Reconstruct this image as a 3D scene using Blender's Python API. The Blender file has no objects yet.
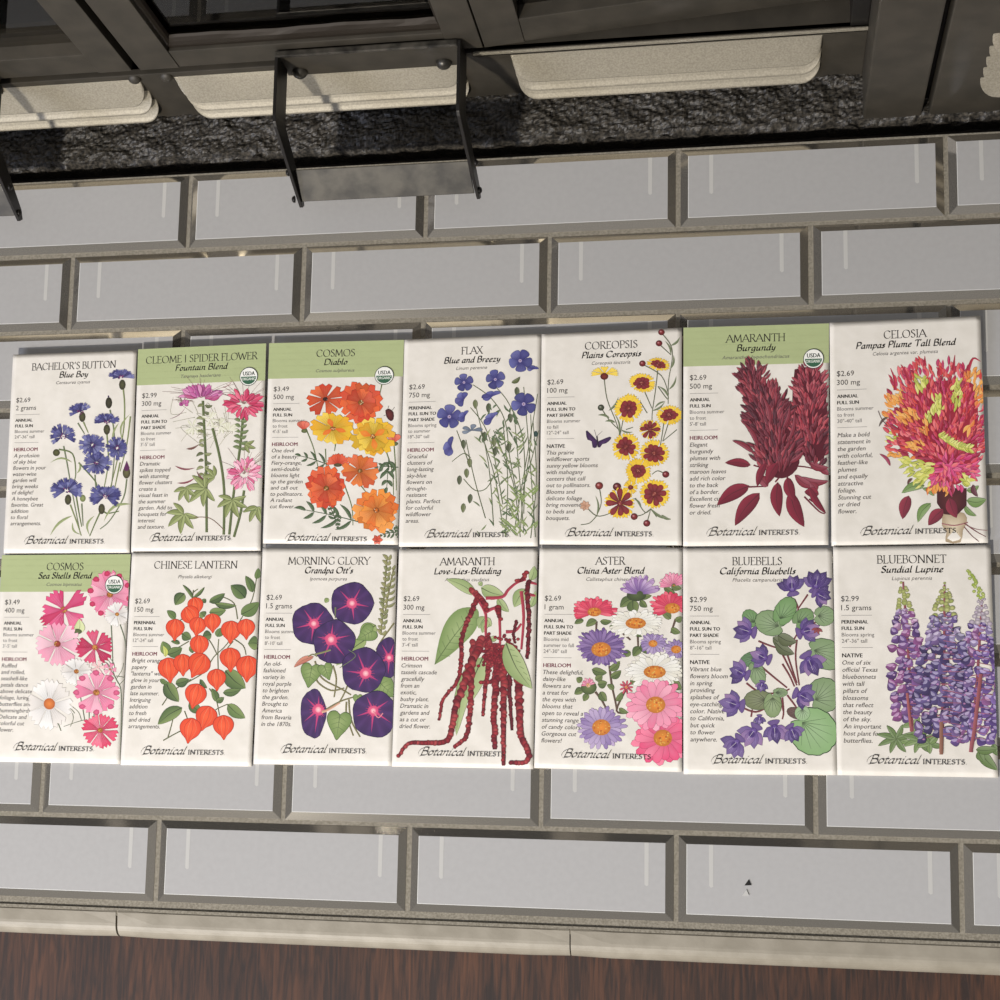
import bpy, bmesh, math, random
from mathutils import Vector, Matrix, noise
PI = math.pi
# ------------------------------------------------------------------ camera, world, lights, exposure
SC = bpy.context.scene
COL = SC.collection
cam_d = bpy.data.cameras.new('camera'); cam = bpy.data.objects.new('camera', cam_d); COL.objects.link(cam)
cam_d.sensor_width = 36.0; cam_d.lens = 62.976; cam_d.shift_x = 0.11685; cam_d.shift_y = 0.06081
cam_d.clip_start = 0.02; cam_d.clip_end = 50
Rr = ((0.97768, 0.02939, -0.20803), (-0.00389, -0.98746, -0.15782), (-0.21006, 0.1551, -0.96531))
m = Matrix((Rr[0], tuple(-v for v in Rr[1]), tuple(-v for v in Rr[2]))).transposed().to_4x4()
m.translation = Vector((0.3569, -0.41738, 1.02371))
cam.matrix_world = m
SC.camera = cam
SC.view_settings.view_transform = 'Standard'; SC.view_settings.look = 'None'
SC.view_settings.gamma = 1.0; SC.view_settings.use_curve_mapping = False
SC.view_settings.exposure = -0.08

world = bpy.data.worlds.new('room_light'); SC.world = world; world.use_nodes = True
wn = world.node_tree.nodes; wl = world.node_tree.links
bg = wn['Background']
tc = wn.new('ShaderNodeTexCoord'); sep = wn.new('ShaderNodeSeparateXYZ'); rp = wn.new('ShaderNodeValToRGB')
wl.new(tc.outputs['Generated'], sep.inputs[0]); wl.new(sep.outputs['Z'], rp.inputs[0]); wl.new(rp.outputs[0], bg.inputs[0])
rp.color_ramp.elements[0].position = 0.05; rp.color_ramp.elements[0].color = (0.035, 0.032, 0.03, 1)
rp.color_ramp.elements[1].position = 0.97; rp.color_ramp.elements[1].color = (0.95, 0.96, 1.05, 1)
e = rp.color_ramp.elements.new(0.74); e.color = (0.17, 0.165, 0.16, 1)
e = rp.color_ramp.elements.new(0.88); e.color = (0.34, 0.33, 0.33, 1)
bg.inputs[1].default_value = 0.75

def area(name, loc, target, size, power, color):
    d = bpy.data.lights.new(name, 'AREA'); d.shape = 'DISK'; d.size = size; d.energy = power; d.color = color
    o = bpy.data.objects.new(name, d); COL.objects.link(o); o.location = loc
    o.rotation_euler = (Vector(target) - Vector(loc)).to_track_quat('-Z', 'Y').to_euler()
    return o
area('room_lamp', (-0.55, -2.0, 1.62), (0.2, -0.2, 0), 0.13, 70, (1.0, 0.94, 0.86))
area('window_light', (-1.5, -1.5, 1.1), (0.0, -0.75, 0), 0.8, 30, (0.75, 0.80, 1.0))

# ------------------------------------------------------------------ materials
def lin(c):
    return tuple(((v/255)/12.92 if v/255 <= 0.04045 else ((v/255+0.055)/1.055)**2.4) for v in c)
def mat(name, col, rough=0.5, metal=0.0, coat=0.0, **kw):
    M = bpy.data.materials.new(name); M.use_nodes = True
    b = M.node_tree.nodes['Principled BSDF']
    b.inputs['Base Color'].default_value = (*lin(col), 1); b.inputs['Roughness'].default_value = rough
    b.inputs['Metallic'].default_value = metal; b.inputs['Coat Weight'].default_value = coat
    for k, v in kw.items(): b.inputs[k].default_value = v
    return M
def add_noise(M, scale, c1, c2, bump=0.0, detail=6, coord='Object', stretch=(1, 1, 1), dist=0.001, lo=0.35, hi=0.65):
    nt = M.node_tree; b = nt.nodes['Principled BSDF']
    t = nt.nodes.new('ShaderNodeTexCoord'); mp = nt.nodes.new('ShaderNodeMapping'); n = nt.nodes.new('ShaderNodeTexNoise')
    mp.inputs['Scale'].default_value = stretch
    n.inputs['Scale'].default_value = scale; n.inputs['Detail'].default_value = detail
    nt.links.new(t.outputs[coord], mp.inputs[0]); nt.links.new(mp.outputs[0], n.inputs['Vector'])
    r = nt.nodes.new('ShaderNodeValToRGB'); r.color_ramp.elements[0].position = lo; r.color_ramp.elements[1].position = hi
    r.color_ramp.elements[0].color = (*lin(c1), 1); r.color_ramp.elements[1].color = (*lin(c2), 1)
    nt.links.new(n.outputs['Fac'], r.inputs[0]); nt.links.new(r.outputs[0], b.inputs['Base Color'])
    if bump:
        bp = nt.nodes.new('ShaderNodeBump'); bp.inputs['Strength'].default_value = bump; bp.inputs['Distance'].default_value = dist
        nt.links.new(n.outputs['Fac'], bp.inputs['Height']); nt.links.new(bp.outputs[0], b.inputs['Normal'])
    return M
M_tile = add_noise(mat('glass_tile', (160, 156, 150), 0.22, coat=0.4), 300, (170, 169, 167), (173, 172, 170), 0.0)
M_bevel = mat('tile_bevel', (214, 208, 196), 0.07, metal=0.87)
M_edge_glint = mat('tile_edge_glint', (222, 222, 218), 0.4)  # white that paints a highlight along the tile edges
M_streak = mat('caustic_streak_and_chip', (188, 187, 182), 0.3)  # pale colour of the painted caustic streaks, also used for the white chip
M_grout = add_noise(mat('grout', (140, 132, 116), 0.95), 900, (118, 112, 99), (146, 140, 126), 0.5, dist=0.0005)
M_trim = add_noise(mat('bullnose_glaze', (160, 154, 140), 0.5, coat=0.08), 60, (140, 133, 118), (156, 149, 134), 0.25, dist=0.002)
M_iron = add_noise(mat('dark_iron', (60, 56, 48), 0.55, metal=0.2), 60, (55, 51, 43), (66, 61, 52), 0.08, dist=0.0005)
M_edge = mat('black_gap', (12, 11, 10), 0.8)
M_louver = add_noise(mat('louver_metal', (150, 143, 128), 0.42, metal=0.5), 900, (158, 151, 135), (180, 173, 155), 0.12, dist=0.0002)
M_steel = add_noise(mat('bracket_iron', (60, 57, 52), 0.38, metal=0.6), 120, (48, 46, 42), (92, 88, 80), 0.25, dist=0.0006)
M_plate = add_noise(mat('plate_iron', (46, 44, 39), 0.5, metal=0.4), 90, (40, 38, 34), (66, 63, 56), 0.2, dist=0.0006)
M_black = mat('blackened_iron', (38, 36, 34), 0.4, metal=0.5)
M_bronze = mat('bronze_gasket', (38, 31, 22), 0.55, metal=0.4)
M_rock = add_noise(mat('slate', (50, 48, 46), 0.5), 500, (30, 28, 25), (90, 84, 74), 0.6, dist=0.001, lo=0.4, hi=0.8)
M_paper = add_noise(mat('packet_paper', (226, 221, 210), 0.5), 90, (222, 217, 206), (230, 225, 215), 0.12, dist=0.0008)
M_glass = bpy.data.materials.new('smoked_glass'); M_glass.use_nodes = True
_n = M_glass.node_tree; _n.nodes.remove(_n.nodes['Principled BSDF']); _t = _n.nodes.new('ShaderNodeBsdfTransparent'); _t.inputs[0].default_value = (.62, .60, .56, 1)
_g = _n.nodes.new('ShaderNodeBsdfGlossy'); _g.inputs['Roughness'].default_value = .02; _f = _n.nodes.new('ShaderNodeFresnel'); _f.inputs[0].default_value = 1.5; _x = _n.nodes.new('ShaderNodeMixShader')
_n.links.new(_f.outputs[0], _x.inputs[0]); _n.links.new(_t.outputs[0], _x.inputs[1]); _n.links.new(_g.outputs[0], _x.inputs[2]); _n.links.new(_x.outputs[0], _n.nodes['Material Output'].inputs[0])
M_soot = add_noise(mat('soot', (30, 27, 24), 0.9), 40, (24, 22, 20), (52, 44, 36), 0.5, dist=0.004)
M_print = bpy.data.materials.new('printed_ink'); M_print.use_nodes = True
_n = M_print.node_tree; _a = _n.nodes.new('ShaderNodeAttribute'); _a.attribute_name = 'ink'
_n.links.new(_a.outputs['Color'], _n.nodes['Principled BSDF'].inputs['Base Color']); _n.nodes['Principled BSDF'].inputs['Roughness'].default_value = 0.5
for _m in (M_print, M_paper):   # soft creases of the paper packet
    _n = _m.node_tree; _t = _n.nodes.new('ShaderNodeTexCoord'); _q = _n.nodes.new('ShaderNodeTexNoise'); _q.inputs['Scale'].default_value = 26; _q.inputs['Detail'].default_value = 3
    _b = _n.nodes.new('ShaderNodeBump'); _b.inputs['Strength'].default_value = .35; _b.inputs['Distance'].default_value = .004
    _n.links.new(_t.outputs['Object'], _q.inputs['Vector']); _n.links.new(_q.outputs['Fac'], _b.inputs['Height']); _n.links.new(_b.outputs[0], _n.nodes['Principled BSDF'].inputs['Normal'])

def wood_material():
    M = mat('walnut_floor', (80, 50, 35), 0.62); nt = M.node_tree; N = nt.nodes; Lk = nt.links; b = N['Principled BSDF']
    t = N.new('ShaderNodeTexCoord'); mp = N.new('ShaderNodeMapping'); mp.inputs['Scale'].default_value = (1, 0.08, 1)
    Lk.new(t.outputs['Object'], mp.inputs[0])
    n1 = N.new('ShaderNodeTexNoise'); n1.inputs['Scale'].default_value = 420; n1.inputs['Detail'].default_value = 5; n1.inputs['Distortion'].default_value = 0.6
    n2 = N.new('ShaderNodeTexNoise'); n2.inputs['Scale'].default_value = 28; n2.inputs['Detail'].default_value = 3; n2.inputs['Distortion'].default_value = 1.2
    for n in (n1, n2): Lk.new(mp.outputs[0], n.inputs['Vector'])
    r1 = N.new('ShaderNodeValToRGB'); r1.color_ramp.elements[0].position = .38; r1.color_ramp.elements[1].position = .66
    r1.color_ramp.elements[0].color = (*lin((42, 24, 15)), 1); r1.color_ramp.elements[1].color = (*lin((84, 51, 31)), 1)
    r2 = N.new('ShaderNodeValToRGB'); r2.color_ramp.elements[0].position = .3; r2.color_ramp.elements[1].position = .7
    r2.color_ramp.elements[0].color = (.50, .46, .44, 1); r2.color_ramp.elements[1].color = (1, 1, 1, 1)
    Lk.new(n1.outputs['Fac'], r1.inputs[0]); Lk.new(n2.outputs['Fac'], r2.inputs[0])
    mx = N.new('ShaderNodeMix'); mx.data_type = 'RGBA'; mx.blend_type = 'MULTIPLY'; mx.inputs[0].default_value = 1
    Lk.new(r1.outputs[0], mx.inputs[6]); Lk.new(r2.outputs[0], mx.inputs[7]); Lk.new(mx.outputs[2], b.inputs['Base Color'])
    bp = N.new('ShaderNodeBump'); bp.inputs['Strength'].default_value = .3; bp.inputs['Distance'].default_value = .0005
    Lk.new(n1.outputs['Fac'], bp.inputs['Height']); Lk.new(bp.outputs[0], b.inputs['Normal'])
    return M
M_wood = wood_material()

# ------------------------------------------------------------------ mesh helpers
def obj(name, verts, faces, mats, parent=None, midx=None, smooth=False, loc=None):
    me = bpy.data.meshes.new(name); me.from_pydata(verts, [], faces); 
    for M in (mats if isinstance(mats, (list, tuple)) else [mats]): me.materials.append(M)
    if midx: me.polygons.foreach_set('material_index', midx)
    if smooth: me.polygons.foreach_set('use_smooth', [True]*len(me.polygons))
    me.update()
    o = bpy.data.objects.new(name, me); COL.objects.link(o)
    if parent: o.parent = parent
    if loc: o.location = loc
    return o
def tag(o, label, cat, group=None):
    o['label'] = label; o['category'] = cat
    if group: o['group'] = group
    return o
def struct(o): o['kind'] = 'structure'; return o
def empty(name, loc):
    o = bpy.data.objects.new(name, None); COL.objects.link(o); o.location = loc; o.empty_display_size = .02; return o
class MB:
    def __init__(s): s.v = []; s.f = []
    def box(s, a, b):
        n = len(s.v); (x0, y0, z0), (x1, y1, z1) = a, b
        s.v += [(x, y, z) for z in (z0, z1) for y in (y0, y1) for x in (x0, x1)]
        s.f += [tuple(n+i for i in q) for q in ((0, 2, 3, 1), (4, 5, 7, 6), (0, 1, 5, 4), (2, 6, 7, 3), (0, 4, 6, 2), (1, 3, 7, 5))]; return s
    def loft(s, rings, cap=True, closed=True):
        n = len(s.v); k = len(rings[0])
        for r in rings: s.v += [tuple(p) for p in r]
        for i in range(len(rings)-1):
            for j in range(k if closed else k-1):
                a, b = n+i*k+j, n+i*k+(j+1) % k; s.f.append((a, b, b+k, a+k))
        if cap: s.f.append(tuple(n+j for j in reversed(range(k)))); s.f.append(tuple(n+(len(rings)-1)*k+j for j in range(k)))
        return s
    def dome(s, c, r, axis, h=None, seg=16, rings=6):
        h = h or r; ax = Vector(axis).normalized(); u = ax.orthogonal().normalized(); w = ax.cross(u); R = []
        for i in range(rings+1):
            a = PI/2*i/rings*.97; rr = r*math.cos(a); z = h*math.sin(a)
            R.append([Vector(c)+ax*z+u*rr*math.cos(2*PI*j/seg)+w*rr*math.sin(2*PI*j/seg) for j in range(seg)])
        return s.loft(R)
    def make(s, name, M, parent=None, smooth=False, loc=None, bevel=0, origin=(0, 0, 0)):
        o = obj(name, [tuple(Vector(p)-Vector(origin)) for p in s.v], s.f, M, parent, smooth=smooth, loc=loc)
        bm = bmesh.new(); bm.from_mesh(o.data); bmesh.ops.recalc_face_normals(bm, faces=bm.faces)
        if bevel: bmesh.ops.bevel(bm, geom=bm.edges[:], offset=bevel, segments=2, affect='EDGES', profile=.6, clamp_overlap=True)
        bm.to_mesh(o.data); bm.free(); return o

# ------------------------------------------------------------------ hearth of bevelled tiles
PX, PY = 0.155, 0.155*0.3314
TW, TH, BV, TZ = PX-0.0028, PY-0.0030, 0.0046, 0.003
V, F, MI = [], [], []
rt = random.Random(4)
for r in range(9):
    yc = -(r+.5)*PY
    for c in range(-4, 6):
        xc = (c + (.5 if r % 2 == 0 else 0) )*PX
        dx, dy = rt.uniform(-.0002, .0002), rt.uniform(-.0002, .0002); tz = rt.uniform(-.0002, .0002)
        n = len(V); w, h = TW/2, TH/2
        for (a, b, z) in ((0, 0, -.002), (0, 0, .0006), (BV, BV, TZ)):
            for sx, sy in ((-1, -1), (1, -1), (1, 1), (-1, 1)): V.append((xc+dx+sx*(w-a), yc+dy+sy*(h-b), z+(tz if z == TZ else 0)))
        for k in range(2):
            for j in range(4):
                a, b = n+k*4+j, n+k*4+(j+1) % 4; F.append((a, b, b+4, a+4)); MI.append(1)
        F.append((n+8, n+9, n+10, n+11)); MI.append(0)
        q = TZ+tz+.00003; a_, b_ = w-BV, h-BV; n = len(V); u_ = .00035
        for (ax, ay, bx, by) in ((-a_, -b_, a_, -b_+u_), (-a_, -b_+u_, -a_+u_, b_)):  # thin white strips: edge highlight painted on the front and left sides
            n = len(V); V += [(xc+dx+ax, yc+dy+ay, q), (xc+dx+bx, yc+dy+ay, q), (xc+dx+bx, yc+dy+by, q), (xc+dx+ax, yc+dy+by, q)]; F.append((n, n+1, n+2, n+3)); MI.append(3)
        # two pale strips near the ends of every tile, painting in caustic light
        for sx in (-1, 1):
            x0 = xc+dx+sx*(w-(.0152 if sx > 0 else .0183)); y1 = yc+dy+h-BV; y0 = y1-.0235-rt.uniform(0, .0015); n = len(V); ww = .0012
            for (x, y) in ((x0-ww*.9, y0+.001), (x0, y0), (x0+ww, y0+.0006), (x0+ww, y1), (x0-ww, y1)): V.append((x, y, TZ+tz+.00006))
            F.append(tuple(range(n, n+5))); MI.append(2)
hearth = obj('tiled_hearth', V, F, [M_tile, M_bevel, M_streak, M_edge_glint], midx=MI); struct(hearth)
g = MB().box((-.75, -9*PY-.006, -.03), (1.05, 0.0, .0004)).make('grout_bed', M_grout, hearth)

# bullnose edging pieces
def bullnose(x0, x1):
    rings = []
    for k in range(13):
        x = x0+(x1-x0)*k/12; pr = []
        e = .0006 if k in (0, 12) else 0
        for i in range(9):
            a = PI/2*i/8; pr.append((x, -.4745-(.0085-e)*math.sin(a), -.0062+(.0085-e)*math.cos(a)))
        pr = [(x, -.4672+e, -.03), (x, -.4672+e, .0016), (x, -.4680, .0023)] + pr + [(x, -.4828, -.028), (x, -.475, -.03)]
        rings.append(pr)
    return MB().loft(rings)
for i, x0 in enumerate((-.572, -.298, -.0235, .2505, .5245, .7985)):
    struct(bullnose(x0+.0003, x0+.2736).make('trim_%d' % (i+1), M_trim, smooth=False, loc=None))
struct(MB().box((-.75, -.4700, -.032), (1.06, -.4655, .0017)).make('trim_7', M_grout))
fl = MB().box((-.9, -1.15, -.05), (1.2, -.46, -.03)).make('floor', M_wood); struct(fl)

# ------------------------------------------------------------------ rough slate strip under the doors
NX, NY = 760, 40; V, F = [], []
for i in range(NX+1):
    for j in range(NY+1):
        x = -.32+.98*i/NX; y = .0100+.0376*j/NY
        p = Vector((x*90, y*120, 1.3)); q = Vector((x*420, y*480, 4.1))
        z = -.0012+.0022*noise.fractal(p, 1.0, 2.0, 4)+.0010*noise.noise(q)
        ed = min(1, j/4); z = z*ed-.008*(1-ed)*(1.0+1.5*noise.noise(p*1.4))-.0012*(1-min(1, j/9))
        V.append((x, y+.0012*noise.noise(Vector((x*90, 3, 1)))*(1-ed), z))
for i in range(NX):
    for j in range(NY):
        a = i*(NY+1)+j; F.append((a, a+NY+1, a+NY+2, a+1))
slate = obj('slate_strip', V, F, M_rock); struct(slate)
bmx = bmesh.new(); bmx.from_mesh(slate.data)
edges = [e_ for e_ in bmx.edges if e_.is_boundary]; ext = bmesh.ops.extrude_edge_only(bmx, edges=edges)
for v in [q for q in ext['geom'] if isinstance(q, bmesh.types.BMVert)]: v.co.z = -.03
bmx.to_mesh(slate.data); bmx.free()
struct(MB().box((-.75, -.0004, -.05), (1.05, .60, -.02)).make('floor_under_fireplace', M_soot))

# ------------------------------------------------------------------ fireplace: vent panel with louvres
YF = .0416
vent = MB().box((-.32, YF, -.004), (.4185, YF+.004, .0605)).make('vent_panel', M_iron, bevel=.0004)
tag(vent, 'long dark grey metal panel with stamped vent louvres under the fireplace doors', 'vent panel')
def louvre(name, x0, x1, yf, zs, depth, parent):
    for k, (zt, zb) in enumerate(zs):
        offs = [0, .0004, .001, .002, .0035, .0055, .008, .011]
        xs = [x0+o for o in offs]+[x0+(x1-x0)*t for t in (.25, .5, .75)]+[x1-o for o in reversed(offs)]
        rings = []
        for x in xs:
            e_ = min(x-x0, x1-x); s = min(1, e_/.011); s = math.sqrt(max(0.0001, 1-(1-s)**2))
            d = depth*s; zl = zt-(zt-zb)*(.25+.75*s); pr = []
            for q in range(9):
                a = q/8; pr.append((x, yf-d*(a**(1.15 if k == 0 else 1.9)), zt-(zt-zl)*a*.96))
            pr += [(x, yf-d-.0004*s, zl-.0000*s), (x, yf-d-.0003*s, zl-.0009*s), (x, yf-d+.0018*s, zl-.0009*s), (x, yf+.0005, zl+.001*s)]
            rings.append(pr)
        MB().loft(rings, cap=True).make(name, M_louver, parent, smooth=False)
ZS = ((.0545, .0330), (.0375, .0205), (.0245, .0080))
louvre('louver_slat', -.2600, -.0180, YF, ZS, .0075, vent)
louvre('louver_slat', .0045, .1835, YF, ZS, .0075, vent)
louvre('louver_slat', .2140, .3935, YF, ZS, .0075, vent)
# rail the doors slide in: thin bright lip
rail = MB().box((.1930, YF-.0022, .0600), (.4183, YF+.0005, .0615)).box((.1930, YF-.0022, .0600), (.4183, YF-.0012, .0640)).make('door_track', M_louver, bevel=.0002)
struct(MB().box((.2030, YF+.0015, .0560), (.4183, YF+.030, .0605)).make('trim_12', M_iron))
tag(rail, 'thin bright metal track lip running under the right fireplace door', 'door track')
for x in (-.0205, .0003):
    p = MB().dome((x, YF+.0002, .0560), .0042, (0, -1, .4), h=.003).make('hinge_bump', M_iron, vent, smooth=True)

# doors
def door(label, x0, x1, gx0, gx1, hinge, ang, gasket=True, gz=.0945):
    D = empty('fireplace_door', (hinge, YF, .064)); D.rotation_euler = (0, 0, ang); O = (hinge, YF, .064)
    T = .018; top = .46
    MB().box((x0, YF, .0665), (gx0-(.0035 if gasket else 0), YF+T, top)).make('door_stile', M_iron, D, origin=O, bevel=.0005)
    MB().box((gx1+(.0035 if gasket else 0), YF, .0665), (x1, YF+T, top)).make('door_stile', M_iron, D, origin=O, bevel=.0005)
    a, b = gx0-(.0035 if gasket else 0), gx1+(.0035 if gasket else 0)
    MB().box((a, YF+.0006, .0665), (b, YF+T, gz-(.009 if gasket else 0))).make('bottom_rail', M_iron, D, origin=O, bevel=.0005)
    MB().box((a, YF+.0006, top-.025), (b, YF+T, top)).make('top_rail', M_iron, D, origin=O, bevel=.0005)
    MB().box((gx0-.002, YF+.0095, gz-.002), (gx1+.002, YF+.0125, top-.02)).make('glass_pane', M_glass, D, origin=O)
    if gasket:
        # rounded bronze gasket inside the frame
        mb = MB()
        for (p, q, up) in (((a, gz-.009), (b, gz-.009), 0), ((a, top-.03), (b, top-.03), 0)):
            rg = []
            for k in range(25):
                x = p[0]+(q[0]-p[0])*k/24; wv = .0005*math.sin(k*.5)+.0002*math.sin(k*1.7)
                rg.append([(x, YF+.003+.0045*(1-math.cos(a_)), p[1]+wv*.5+.0088*math.sin(a_)+(0 if a_ < 1 else wv)) for a_ in (0, .3, .7, 1.1, 1.45)]+[(x, YF+.012, p[1])])
            mb.loft(rg)
        for sx, x in ((1, a), (-1, b)):
            rg = []
            for k in range(13):
                z = gz-.009+(top-.02-gz)*k/12
                rg.append([(x+sx*.0034*math.sin(a_), YF+.003+.0045*(1-math.cos(a_)), z) for a_ in (0, .4, .9, 1.4)]+[(x, YF+.012, z)])
            mb.loft(rg)
        mb.make('door_gasket', M_bronze, D, origin=O, smooth=False)
    return tag(D, label, 'fireplace door', 'glazed fireplace doors')
door('leftmost dark metal fireplace door, cut off by the left edge', -.250, -.0182, -.232, -.0400, -.250, 0, gasket=False, gz=.0905)
door('middle dark fireplace door with bronze gasket, above the bracket with round rivets', -.0128, .1995, .0158, .1755, -.0128, 0, gz=.0965)
door('right fireplace door swung slightly inward behind the bright track lip', .2005, .4135, .2242, .395, .2005, .075, gasket=False, gz=.0945)
# dark gap / post behind between left and middle doors
struct(MB().box((-.0182, YF+.012, .060), (-.0128, YF+.03, .46)).make('trim_8', M_edge))

# right side frame posts, nearer the room
struct(MB().box((.4185, .0135, -.004), (.4520, .060, .50)).make('trim_9', M_iron, bevel=.0012))
struct(MB().box((.4522, .0240, -.004), (.4562, .060, .50)).make('trim_10', M_edge))
side = MB().box((.4564, .0140, -.004), (.700, .060, .50)).make('side_panel', M_iron, bevel=.0010)
tag(side, 'dark metal side panel with pale louvres at the right edge of the fireplace', 'panel')
louvre('louver_slat', .4800, .690, .0142, tuple((.032+.0135*k+.016, .032+.0135*k) for k in range(4, -1, -1)), .006, side)
struct(MB().box((.4085, YF+.0005, .0622), (.4184, YF+.030, .50)).make('trim_11', M_black, bevel=.0006))

# crushed lava rock lying behind the glass of the left door
V, F = [], []
for i in range(121):
    for j in range(13):
        x, y = -.25+.21*i/120, .060+.03*j/12; V.append((x, y, .084+.006*noise.noise(Vector((x*260, y*260, 2)))+.004*noise.noise(Vector((x*90, y*90, 5)))))
for i in range(120):
    for j in range(12): a = i*13+j; F.append((a, a+13, a+14, a+1))
n = len(V)
V += [(-.25, .060, .07), (-.04, .060, .07), (-.04, .090, .07), (-.25, .090, .07)]; F.append((n, n+1, n+2, n+3))
lr = obj('lava_rock', V, F, add_noise(mat('lava_rock', (110, 84, 62), 0.9), 400, (52, 40, 32), (150, 118, 90), 0.5, dist=.001)); lr['kind'] = 'stuff'
tag(lr, 'strip of brown crushed lava rock behind the glass of the left fireplace door', 'lava rock')
struct(MB().box((-.25, .0605, -.02), (-.04, .0895, .078)).make('wall_firebox_ledge', M_soot))
# firebox behind the glass
fb = MB()
fb.box((-.34, .44, -.02), (.46, .46, .50)); fb.box((-.36, .05, -.02), (-.34, .46, .50)); fb.box((.46, .062, -.02), (.48, .46, .50)); fb.box((-.36, .03, .50), (.72, .46, .52))
struct(fb.make('wall_firebox', M_soot))
gr = MB()
for k in range(9): gr.box((-.02+.035*k, .13, .03), (-.012+.035*k, .30, .04))
gr.box((-.04, .14, .022), (.28, .15, .03)); gr.box((-.04, .28, .022), (.28, .29, .03))
for x in (-.03, .26):
    for y in (.14, .28): gr.box((x, y, -.02), (x+.01, y+.01, .03))
tag(gr.make('fire_grate', M_black), 'black iron bar grate standing in the dark firebox behind the glass', 'grate')

# ------------------------------------------------------------------ brackets
def bracket(x0, x1, label):
    B = empty('door_bracket', ((x0+x1)/2, YF, .081)); O = ((x0+x1)/2, YF, .081); th = .0020; ZT = .0815
    MB().box((x0+.0005, YF-.0030, .0520), (x1-.0005, YF-.0004, ZT-.001)).make('back_plate', M_iron, B, origin=O, bevel=.0005)
    MB().box((x0, YF-.0046, ZT-.0018), (x1, YF-.0006, ZT+.0004)).make('top_bar', M_steel, B, origin=O, bevel=.0008)
    for s, x in ((1, x0), (-1, x1)):
        path = [((x, YF-.001, ZT), (x, YF-.001, ZT-.022)), ((x+.0001, .0010, ZT), (x+.0004, .0050, ZT-.021)), ((x+.0002, -.0030, ZT-.0006), (x+.0006, .0026, ZT-.021)), ((x+.0004, -.0052, ZT-.003), (x+.0008, .0008, ZT-.022)),
                ((x+.0022, -.0190, .0590), (x+.0026, -.0120, .0470)), ((x+.0046, -.0345, .0375), (x+.0048, -.0300, .0300)), ((x+.0054, -.0385, .0325), (x+.0054, -.0360, .0285))]
        rings = [[(a[0], a[1], a[2]), (a[0]+th, a[1], a[2]), (b[0]+th, b[1], b[2]), (b[0], b[1], b[2])] for a, b in path]
        MB().loft(rings).make('side_arm', M_black, B, origin=O, bevel=.0003)
    # front plate between the arm ends, lying in the slope
    a = [(x0+.0045, -.0195, .0465), (x1+.0020, -.0195, .0465), (x1+.0040, -.0343, .0325), (x0+.0062, -.0343, .0325)]
    nrm = Vector((0, -.69, .72))*.0012
    MB().loft([[Vector(p) for p in a], [Vector(p)+nrm for p in a]]).make('front_plate', M_plate, B, origin=O, bevel=.0003)
    for x in (x0+.0092, x1-.0122):
        MB().dome((x, YF-.003, .0575), .0049, (0, -1, .25), h=.0046).make('rivet', M_steel, B, origin=O, smooth=True)
    for x, sg in ((x0+.0046, -1), (x1+.0068, 1)):
        for (y, z) in ((-.0225, .0500), (-.0335, .0340)) :
            MB().dome((x-.002*(sg < 0), y, z), .0023, (sg, 0, 0), h=.0020, seg=10, rings=4).make('bolt', M_black, B, origin=O, smooth=True)
    return tag(B, label, 'bracket', 'iron brackets on the fireplace doors')
bracket(.0768, .1867, 'iron box bracket with two round rivets jutting over the tiles')
bracket(-.2160, -.1088, 'iron bracket at the left edge, only its bolted tip in view')

# ------------------------------------------------------------------ printed artwork: flat ink shapes on the packet paper
STEP = 1.1e-6
class Ink:
    """collects coloured flat shapes given in packet millimetres; y runs down the packet"""
    def __init__(s, pk): s.pk = pk; s.v = []; s.f = []; s.c = []; s.z = 0
    def layer(s): s.z += 1
    def tri(s, pts, faces, cols):
        n = len(s.v); zz = s.z
        for i, p in enumerate(pts): s.v.append((p[0], p[1], zz)); s.c.append(cols[i] if isinstance(cols, list) else cols)
        s.f += [tuple(n+i for i in f) for f in faces]
    def fan(s, c, rim, cc, rc):
        s.layer(); k = len(rim); s.tri([c]+list(rim), [(0, 1+i, 1+(i+1) % k) for i in range(k)], [cc]+(rc if isinstance(rc, list) else [rc]*k))
    def build(s, name, base):
        if not s.v: return None
        me = bpy.data.meshes.new(name); V = []
        # a shape only has to lie above the shapes it overlaps
        grid = {}; by = {}; lev = {}
        for f in s.f: by.setdefault(s.v[f[0]][2], []).append(f)
        for zid in sorted(by):
            cells = set()
            for f in by[zid]:
                xs = [s.v[i][0] for i in f]; ys = [s.v[i][1] for i in f]
                for a in range(int(min(xs)*1.25), int(max(xs)*1.25)+1):
                    for b in range(int(min(ys)*1.25), int(max(ys)*1.25)+1): cells.add((a, b))
            l = 1+max((grid.get(c, 0) for c in cells), default=0); lev[zid] = l
            for c in cells: grid[c] = l
        s.top = max(lev.values())
        for (x, y, zz) in s.v:
            zz = lev.get(zz, 1)
            p = s.pk.surf(x/84.0, y/130.0); V.append((p[0], p[1], p[2]+base+zz*STEP))
        me.from_pydata(V, [], s.f); at = me.color_attributes.new('ink', 'FLOAT_COLOR', 'POINT')
        buf = []
        for c in s.c: buf += [*lin(c), 1.0]
        at.data.foreach_set('color', buf); me.materials.append(M_print); me.update()
        bm = bmesh.new(); bm.from_mesh(me)
        for f in bm.faces:
            if f.normal.z < 0: f.normal_flip()
        bm.to_mesh(me); bm.free()
        o = bpy.data.objects.new(name, me); COL.objects.link(o); o.parent = s.pk.root; return o

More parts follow.
